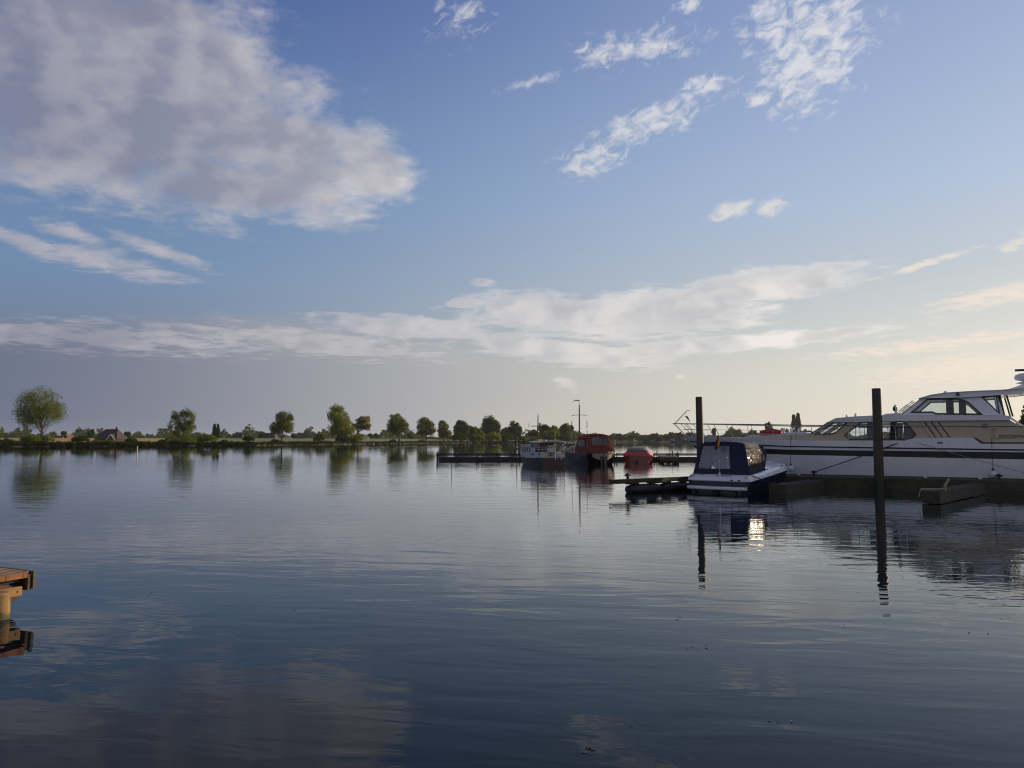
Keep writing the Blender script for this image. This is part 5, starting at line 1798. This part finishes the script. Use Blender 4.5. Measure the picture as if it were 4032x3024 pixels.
# wheelhouse and fore cabin
wh = MB().box((3.05, 0, 1.52), (1.3, 1.9, 1.02)).build('wheelhouse', OFFW, wb, bevel=0.03)
MB().box((2.392, -0.15, 1.62), (0.03, 1.25, 0.72)).build('door_opening', FRAME, wh)
for s in (-1, 1):
    MB().box((3.05, s * 0.955, 1.75), (0.95, 0.02, 0.36)).build('window', FRAME, wh)
MB().rows([[(x, y, z) for y, z in ((-1.08, 2.02), (-1.05, 2.09), (-0.5, 2.14), (0.5, 2.14), (1.05, 2.09), (1.08, 2.02))] for x in (2.2, 3.9)], closed=True, cap=True).build('wheelhouse_roof', OFFW, wb, bevel=0.015)
AWN = paint('grey_awning_canvas', (0.33, 0.31, 0.29), 0.9, 0.2, 5, 0.01, 8)
rows = []
for y in [-1.22 + 2.44 * i / 12 for i in range(13)]:
    z = 2.16 - 0.10 * (y / 1.2) ** 2 + 0.01 * math.sin(y * 9)
    ex = min(1.0, (1.25 - abs(y)) / 0.12)
    rows.append([(0.12 + 0.12 * math.cos(t) * ex, y, z - 0.06 + 0.095 * math.sin(t) * ex) for t in [2 * math.pi * k / 10 for k in range(10)]])
aw = MB().rows(rows, closed=True, cap=True).build('rolled_awning', AWN, wb, smooth=True)
MB().rows([[(x, y, 2.12 - 0.10 * (y / 1.2) ** 2) for y in (-1.15, -0.6, 0, 0.6, 1.15)] for x in (0.15, 1.2, 2.3)]).build('awning_cloth', AWN, aw)
mb = MB()
for y in (-1.10, 1.10):
    mb.tube([(0.15, y, 2.05), (0.45, y * 0.92, 1.62)], 0.018, 6)
    mb.tube([(0.10, y, 2.05), (0.02, y * 0.90, 1.62)], 0.018, 6)
mb.build('awning_frame', BLACK, aw, smooth=True)
MB().ball((2.6, -0.1, 2.20), (0.12, 0.12, 0.07)).build('roof_dome', OFFW, wb, smooth=True)
fc = MB().plate([(3.7, 0.75), (3.7, 1.72), (7.0, 1.74), (7.35, 0.85)], [], lambda a, b, o: (a, -0.92 + o, b), 1.84).build('fore_cabin', OFFW, wb, bevel=0.03)
MB().box((5.35, 0, 1.76), (3.6, 2.0, 0.06)).build('fore_cabin_roof', OFFW, wb, bevel=0.02)
for s in (-1, 1):
    for x in (4.15, 4.85, 5.55, 6.25):
        MB().box((x, s * 0.925, 1.36), (0.34, 0.02, 0.46)).build('window', FRAME, fc)
ms = MB().tube([(4.6, 0, 1.7), (4.55, 0, 3.0), (4.45, 0, 4.55)], [0.065, 0.058, 0.045], 8).build('mast', MASTW, wb, smooth=True)
MB().tube([(4.52, 0.68, 3.52), (4.52, -0.68, 3.52)], 0.035, 6).build('crosstree', MASTW, ms, smooth=True)
MB().tube([(4.45, 0, 4.5), (4.45, 0, 4.75)], 0.02, 6).build('masthead_light', BLACK, ms)
MB().tube([(4.52, 0.72, 3.55), (4.52, 0.86, 3.62), (4.52, 0.92, 3.8), (4.52, 0.92, 3.35)], 0.012, 5).build('antenna', BLACK, ms)
MB().tube([(8.5, 0.1, 1.0), (8.55, 0.1, 1.25), (8.3, 0.3, 1.28)], 0.018, 6).build('bow_bitt', OFFW, wb)

# ---------------------------------------------------------------- dark boat with red canopy and mast
tb = empty('canopy_boat', (8.25, 70.5, 0), math.atan2(0.97, -0.24), 'dark hulled traditional boat with dark red canopy, cream stern panel and tall mast', 'boat')
DKHULL = paint('black_hull_paint', (0.020, 0.020, 0.023), 0.35, 0.2, 1.0, streak=0.15)
CREAM = paint('cream_paint', (0.46, 0.36, 0.29), 0.4, 0.08, 1.5, streak=0.1)
REDCAN = paint('dark_red_canvas', (0.15, 0.024, 0.020), 0.85, 0.2, 3, 0.006, 20)
REDWOOD = wood('red_varnished_wood', (0.060, 0.015, 0.012), (0.11, 0.03, 0.022), 6, 0.4)
TW = [(-0.35, 0.35), (0.0, 1.02), (0.5, 1.36), (1.5, 1.50), (4, 1.55), (7, 1.45), (8.8, 1.10), (9.8, 0.60), (10.5, 0.06)]
TS = [(-0.35, 1.16), (0.5, 1.08), (3, 0.95), (6, 0.98), (8.8, 1.22), (10.5, 1.55)]
xs_ = [-0.35, -0.2, 0, 0.25, 0.5, 1.0, 1.5, 2.6, 4, 5.5, 7, 8, 8.8, 9.4, 9.8, 10.2, 10.5]
wf = lambda x, z, s: (x + (0.75 * max(0, 1 - z / 0.9) if x < 0.5 else 0) - (0.5 * max(0, 1 - z) * max(0, (x - 8) / 2.5)), s * max(0.01, interp(x, TW) * (0.70 + 0.30 * min(1, max(0, (z + 0.2) / 0.9)) ** 0.6)), z)
hull_loft(lambda x: -0.35, lambda x: interp(x, TS) - 0.12, wf, 6).build('hull', DKHULL, tb, smooth=True)
hull_loft(lambda x: interp(x, TS) - 0.12, lambda x: interp(x, TS) + 0.05, lambda x, z, s: (x - (0.04 if x < 0.3 else 0), s * (interp(x, TW) + 0.04), z), 1).build('gunwale', REDWOOD, tb, smooth=True)
MB().rows([[(x, -max(0.02, interp(x, TW) - 0.02), interp(x, TS) - 0.05), (x, max(0.02, interp(x, TW) - 0.02), interp(x, TS) - 0.05)] for x in xs_]).build('deck', paint('dark_deck_paint', (0.06, 0.04, 0.035), 0.8, 0.2, 2), tb)
# cream panel round the stern
rows = []
for i in range(17):
    a = -1.0 + 2.0 * i / 16
    xx = interp(-abs(a) * 1.0, [(-1.0, 0.42), (-0.75, -0.02), (-0.35, -0.34), (0, -0.42)])
    yy = a * 1.27
    drop = 0.60 * (1 - abs(a) ** 2.6)
    top = 1.02 - 0.03 * abs(a)
    rows.append([(xx - 0.04 + 0.5 * (top - z) * 0.55, yy * (1 - 0.25 * (top - z)), z) for z in [lerp(top - drop - 0.02, top, q / 4) for q in range(5)]])
MB().rows(rows).build('stern_panel', CREAM, tb, smooth=True)
ru = MB().plate([(-0.46, 1.30), (-0.30, 1.30), (0.10, 0.2), (0.25, -0.4), (-0.55, -0.4), (-0.62, 0.2), (-0.50, 0.55)], [], lambda a, b, o: (a - 0.02, -0.055 + o, b), 0.11).build('rudder', REDWOOD, tb, bevel=0.01)
MB().tube([(-0.38, 0, 1.32), (-0.30, 0.12, 1.42), (-0.2, 0.34, 1.42)], [0.035, 0.03, 0.025], 8).build('tiller', MASTW, ru, smooth=True)


def rback(a, b, o):
    k = (b - 1.1) / 1.6
    return (0.15 + 0.75 * k - 0.25 * (1 - (a / 1.25) ** 2) * (1 - k * 0.5) - o, a * (1 - 0.07 * k), b)


edge = [(-1.28, 1.08), (-1.28, 2.2), (-1.24, 2.48), (-1.12, 2.62), (-0.7, 2.73), (0, 2.78), (0.7, 2.73), (1.12, 2.62), (1.24, 2.48), (1.28, 2.2), (1.28, 1.08)]
rwin = [(-0.86, 1.80), (-0.90, 2.28), (-0.78, 2.47), (-0.4, 2.53), (0.4, 2.53), (0.78, 2.47), (0.90, 2.28), (0.86, 1.80), (0.4, 1.77), (-0.4, 1.77)]
rc_ = MB().plate(edge, [rwin], rback, 0.02).build('canopy', REDCAN, tb)
MB().plate(offset_poly(rwin, -0.02), [], lambda a, b, o: rback(a, b, o - 0.008), 0.004).build('clear_panel', glass('milky_vinyl', (0.85, 0.85, 0.86), 0.66, 0.12, 0.02, 3.0), rc_)
rows = []
for x, dz, w in ((0.92, -0.03, 1.0), (1.1, 0.02, 1.03), (1.8, 0.08, 1.05), (2.6, 0.06, 1.04), (3.3, -0.02, 1.0), (3.5, -0.10, 0.97)):
    rows.append([(x, a * w * 0.94, b + dz) for a, b in edge[1:-1]])
rr = MB().rows(rows).build('canopy_roof', REDCAN, rc_, smooth=True, angle=60)
rr.modifiers.new('thick', 'SOLIDIFY').thickness = 0.015
for s in (-1, 1):
    f = lambda x, z, o, s=s: (x, s * (1.29 - 0.07 * (z - 1.1) / 1.4 - o), z)
    tri = [(1.35, 1.72), (1.45, 2.26), (3.0, 2.26), (3.55, 1.72), (2.2, 1.62)]
    sp = MB().plate([(0.25, 1.08), (0.9, 2.34), (3.35, 2.34), (4.15, 1.35), (3.9, 1.08)], [tri], f, 0.015).build('canopy_side', REDCAN, rc_)
    MB().plate(offset_poly(tri, -0.02), [], lambda x, z, o, f=f: f(x, z, o + 0.005), 0.004).build('clear_panel', MATS['milky_vinyl'], sp)
MB().rows([[(3.5, a, 2.45 - 0.1 * (a / 1.2) ** 2) for a in (-1.15, 0, 1.15)], [(4.15, a, 1.4) for a in (-1.22, 0, 1.22)]]).build('canopy_front', MATS['milky_vinyl'], rc_)
cab = MB().plate([(4.0, 0.9), (4.0, 1.62), (5.2, 1.72), (6.6, 1.62), (6.8, 1.5), (8.3, 1.42), (8.5, 1.0)], [], lambda a, b, o: (a, -1.02 + o, b), 2.04).build('cabin_trunk', CREAM, tb, bevel=0.04)
for s in (-1, 1):
    for x in (4.7, 5.5, 6.25):
        MB().plate([(x - 0.13, 1.16), (x - 0.13, 1.46), (x + 0.13, 1.46), (x + 0.13, 1.16)], [], lambda a, b, o, s=s: (a, s * (1.02 + 0.012 - o * 1.0), b), 0.02).build('window', FRAME, cab)
MB().box((6.6, 0.2, 1.72), (2.2, 1.3, 0.18)).build('deck_cover', paint('dark_green_canvas', (0.016, 0.028, 0.022), 0.8, 0.2, 4), tb, bevel=0.05)
mb = MB()
for s in (-1, 1):
    mb.tube([(x, s * (interp(x, TW) - 0.03), interp(x, TS) + 0.42) for x in (4.4, 5.5, 7, 8, 8.8, 9.6, 10.3)], 0.016, 6)
    for x in (5.0, 6.2, 7.4, 8.6, 9.6):
        mb.tube([(x, s * (interp(x, TW) - 0.03), interp(x, TS) + 0.02), (x, s * (interp(x, TW) - 0.03), interp(x, TS) + 0.42)], 0.014, 6)
mb.build('railing', OFFW, tb, smooth=True)
ms = MB().tube([(6.4, 0, 1.6), (6.4, 0, 4.0), (6.4, 0, 5.75)], [0.085, 0.075, 0.055], 10).build('mast', MASTW, tb, smooth=True)
MB().tube([(6.4, 0, 5.7), (6.4, 0, 6.25)], 0.022, 6).build('mast_tip', WHITE, ms)
MB().tube([(6.4, 0.80, 4.68), (6.4, 0, 4.74), (6.4, -0.80, 4.70)], 0.026, 6).build('crosstree', MASTW, ms, smooth=True)
MB().box((6.32, 0.06, 5.20), (0.06, 0.07, 0.26)).build('masthead_lamp', BLACK, ms)
for s in (-1, 1):
    MB().tube([(6.4, s * 0.78, 4.68), (6.4, s * 0.80, 1.2)], 0.007, 4).build('stay', RAILM, ms)
    MB().tube([(6.4, s * 0.79, 4.12), (6.4, s * 0.80, 3.42)], [0.035, 0.04], 6).build('stay_cover', BLACK, ms)
    MB().tube([(6.4, s * 0.80, 3.15), (6.4, s * 0.81, 2.35)], [0.04, 0.045], 6).build('stay_cover', OFFW if s > 0 else BLACK, ms)
flag_cloth('wimpel', [[(6.4, 0.02 + 0.62 * t, 6.22 - 0.10 * t * 0 + 0.02 * math.sin(t * 6) - (0.16 * max(0, t - 0.85) / 0.15)), (6.4, 0.02 + 0.62 * t, 6.22 - 0.12 * (1 - 0.55 * t) + 0.02 * math.sin(t * 6) - (0.22 * max(0, t - 0.85) / 0.15))] for t in [i / 9 for i in range(10)]], paint('orange_cloth', (0.50, 0.10, 0.03), 0.9, 0.2, 6), ms).name = 'streamer'
MB().ball((1.3, -1.62, 0.98), (0.28, 0.12, 0.14)).build('side_fender', WHITE, tb, smooth=True)

# ---------------------------------------------------------------- red speedboat under a grey cover
sb = empty('speedboat', (12.15, 75.5, 0), math.atan2(0.955, 0.30), 'glossy red speedboat under a grey tonneau cover, right of the red canopy boat', 'boat')
REDG = paint('red_gelcoat', (0.44, 0.014, 0.018), 0.18, 0.08, 1.0, coat=0.6)
REDD = paint('dark_red_gelcoat', (0.17, 0.009, 0.012), 0.2, 0.08, 1.0, coat=0.5)
SWD = [(0, 1.30), (1.5, 1.34), (3, 1.30), (4.2, 1.05), (5.2, 0.62), (6.0, 0.05)]
xs_ = [0, 0.5, 1.5, 3, 3.7, 4.2, 4.8, 5.2, 5.7, 6.0]
SG = [(0, 0.72), (6, 1.02)]
hull_loft(lambda x: -0.3, lambda x: interp(x, SG), lambda x, z, s: (x, s * max(0.01, interp(x, SWD) * (0.74 + 0.26 * min(1, max(0, (z + 0.3) / 1.0)))), z), 4).build('hull', REDD, sb, smooth=True)
mb = MB()
dk = lambda x: [(x, -interp(x, SWD) - 0.02, interp(x, SG) - 0.03), (x, -interp(x, SWD) - 0.02, interp(x, SG) + 0.05), (x, -interp(x, SWD) * 0.93, interp(x, SG) + 0.24), (x, -interp(x, SWD) * 0.62, interp(x, SG) + 0.44),
                 (x, 0, interp(x, SG) + 0.46), (x, interp(x, SWD) * 0.62, interp(x, SG) + 0.44), (x, interp(x, SWD) * 0.93, interp(x, SG) + 0.24), (x, interp(x, SWD) + 0.02, interp(x, SG) + 0.05), (x, interp(x, SWD) + 0.02, interp(x, SG) - 0.03)]
rows = [dk(x) for x in xs_]
rows[0] = [(0.0 + 0.35 * max(0, (p[2] - 0.75) / 0.45), p[1], p[2]) for p in rows[0]]
mb.rows(rows, cap=True).build('deck', REDG, sb, smooth=True)
rows = []
for x, w, h in ((0.25, 0.92, 0.02), (0.45, 0.90, 0.16), (1.6, 0.78, 0.27), (2.6, 0.72, 0.29), (3.4, 0.66, 0.22), (4.0, 0.55, 0.03)):
    b0 = interp(x, SG) + 0.46
    rows.append([(x, -w - 0.18, b0 - 0.10), (x, -w, b0 + h * 0.9), (x, -w * 0.5, b0 + h), (x, 0, b0 + h), (x, w * 0.5, b0 + h), (x, w, b0 + h * 0.9), (x, w + 0.18, b0 - 0.10)])
MB().rows(rows, cap=True).build('tonneau_cover', paint('grey_cover_canvas', (0.17, 0.16, 0.15), 0.85, 0.15, 3, 0.01, 8), sb, smooth=True, angle=50)
MB().plate([(0.02, 0.25), (-0.25, 0.25), (-0.40, 0.05), (-0.3, -0.5), (-0.05, -0.5)], [], lambda a, b, o: (a, -0.12 + o, b), 0.24).build('stern_drive', BLACK, sb, bevel=0.02)
MB().ball((0.6, -1.42, 0.72), (0.22, 0.09, 0.11)).build('fender', OFFW, sb, smooth=True)

# ---------------------------------------------------------------- moored barge far off, birds, floating bits
bg = empty('barge', at(2688, 1742, 830).to_tuple()[:2] + (0,), math.radians(4), 'dark low barge with a thin mast moored on the distant right shore', 'barge')
xs_ = [-14, -12, -6, 6, 12, 14]
BW_ = [(-14, 1.2), (-12, 2.4), (12, 2.4), (14, 0.3)]
hull_loft(lambda x: -0.5, lambda x: interp(x, [(-14, 2.3), (-6, 1.9), (6, 1.9), (14, 2.5)]), lambda x, z, s: (x, s * interp(x, BW_), z), 3).build('hull', DKHULL, bg)
MB().box((-1, 0, 2.2), (16, 3.8, 0.8)).build('hatch', paint('dark_grey_hatch', (0.05, 0.052, 0.058), 0.7, 0.1, 1), bg)
w_ = MB().box((-10.5, 0, 2.9), (3.5, 3.4, 2.0)).build('wheelhouse', OFFW, bg)
MB().box((-10.5, -1.72, 3.2), (2.6, 0.06, 0.8)).build('window', FRAME, w_)
MB().tube([(-8.0, 0, 2), (-8.0, 0, 11.0)], [0.12, 0.07], 6).build('mast', BLACK, bg)


def bird(name, label, p, rz, body, neck, s=1.0, cat='duck', group=None):
    r = empty(name, p, rz, label, cat, group)
    rows = []
    for x, w, zc, h in ((-0.42, 0.02, 0.20, 0.02), (-0.30, 0.09, 0.14, 0.07), (-0.1, 0.16, 0.10, 0.13), (0.12, 0.15, 0.10, 0.14), (0.28, 0.09, 0.12, 0.11), (0.34, 0.05, 0.20, 0.06)):
        rows.append([(x * s, w * s * math.cos(t), (zc + h * math.sin(t)) * s) for t in [2 * math.pi * k / 10 for k in range(10)]])
    # neck and head continue the body's surface
    for x, z, q in ((0.33, 0.26, 0.045), (0.31, neck * 0.75, 0.035), (0.34, neck * 0.97, 0.042), (0.40, neck, 0.045), (0.46, neck * 0.97, 0.022), (0.53, neck * 0.94, 0.010)):
        rows.append([(x * s, q * s * math.cos(t), (z + q * math.sin(t)) * s) for t in [2 * math.pi * k / 10 for k in range(10)]])
    MB().rows(rows, closed=True, cap=True).build('body', body, r, smooth=True, angle=80)
    return r


SWANW = paint('white_feathers', (0.70, 0.69, 0.66), 0.8, 0.1, 8)
DUCKB = paint('dark_feathers', (0.030, 0.028, 0.026), 0.8, 0.3, 8)
bird('water_bird', 'small white water bird swimming near the left bank below the second willow bush', on_water(862, 1788), math.radians(200), SWANW, 0.36, 0.5, 'bird')
bird('duck', 'dark grebe like bird with upright neck on open water left of the jetty', on_water(1531, 1823), math.radians(5), DUCKB, 0.46, 0.30, 'duck', 'dark water birds')
bird('duck', 'dark hunched bird on the water nearer the jetty end', on_water(1648, 1809), math.radians(150), DUCKB, 0.32, 0.26, 'duck', 'dark water birds')

bf = MB().ball((0, 0, 0), (0.09, 0.09, 0.08)).build('buoy', paint('blue_plastic', (0.05, 0.07, 0.28), 0.4, 0.1, 4), None, smooth=True)
bf.location = on_water(3116, 1930) + Vector((0, 0, 0.03))
tag(bf, 'small blue plastic float on the water beside the finger dock of the cruiser', 'buoy')

rg = random.Random(12)
mb = MB()
for cx, cy, n, sp in ((2740, 2552, 9, 50), (2690, 2436, 4, 25), (3330, 2460, 4, 50), (3855, 2500, 3, 40), (2310, 2955, 7, 30), (2480, 2862, 2, 10), (2590, 2195, 2, 10), (600, 2335, 1, 5), (1160, 2400, 2, 20), (3420, 2350, 4, 60), (3960, 2440, 2, 30), (3060, 2840, 3, 60)):
    for _ in range(n):
        p = on_water(cx + rg.uniform(-sp, sp), cy + rg.uniform(-sp * 0.3, sp * 0.3)) + Vector((0, 0, 0.004))
        a = rg.uniform(0, 6.28)
        L, W = rg.uniform(0.012, 0.032), rg.uniform(0.005, 0.012)
        u, v = Vector((math.cos(a), math.sin(a), 0)), Vector((-math.sin(a), math.cos(a), 0))
        mb.add([p - u * L, p - v * W + Vector((0, 0, 0.004)), p + u * L + Vector((0, 0, 0.003)), p + v * W], [(0, 1, 2, 3)])
fl_ = mb.build('floating_leaves', paint('dead_leaf', (0.035, 0.028, 0.016), 0.7, 0.4, 10), None)
tag(fl_, 'scattered dead leaves and bits floating on the near water', 'leaves', kind='stuff')


# ---------------------------------------------------------------- hazy air over the river
m = bpy.data.materials.new('hazy_air')
m.use_nodes = True
m.node_tree.nodes.clear()
pv = m.node_tree.nodes.new('ShaderNodeVolumePrincipled')
pv.inputs['Color'].default_value = (0.86, 0.90, 1.0, 1)
pv.inputs['Density'].default_value = 0.00005
pv.inputs['Anisotropy'].default_value = 0.25
mo = m.node_tree.nodes.new('ShaderNodeOutputMaterial')
m.node_tree.links.new(pv.outputs[0], mo.inputs['Volume'])
hz = MB().box((0, 3300, 28.5), (11400, 7100, 63)).build('haze', m, None)
hz['kind'] = 'stuff'
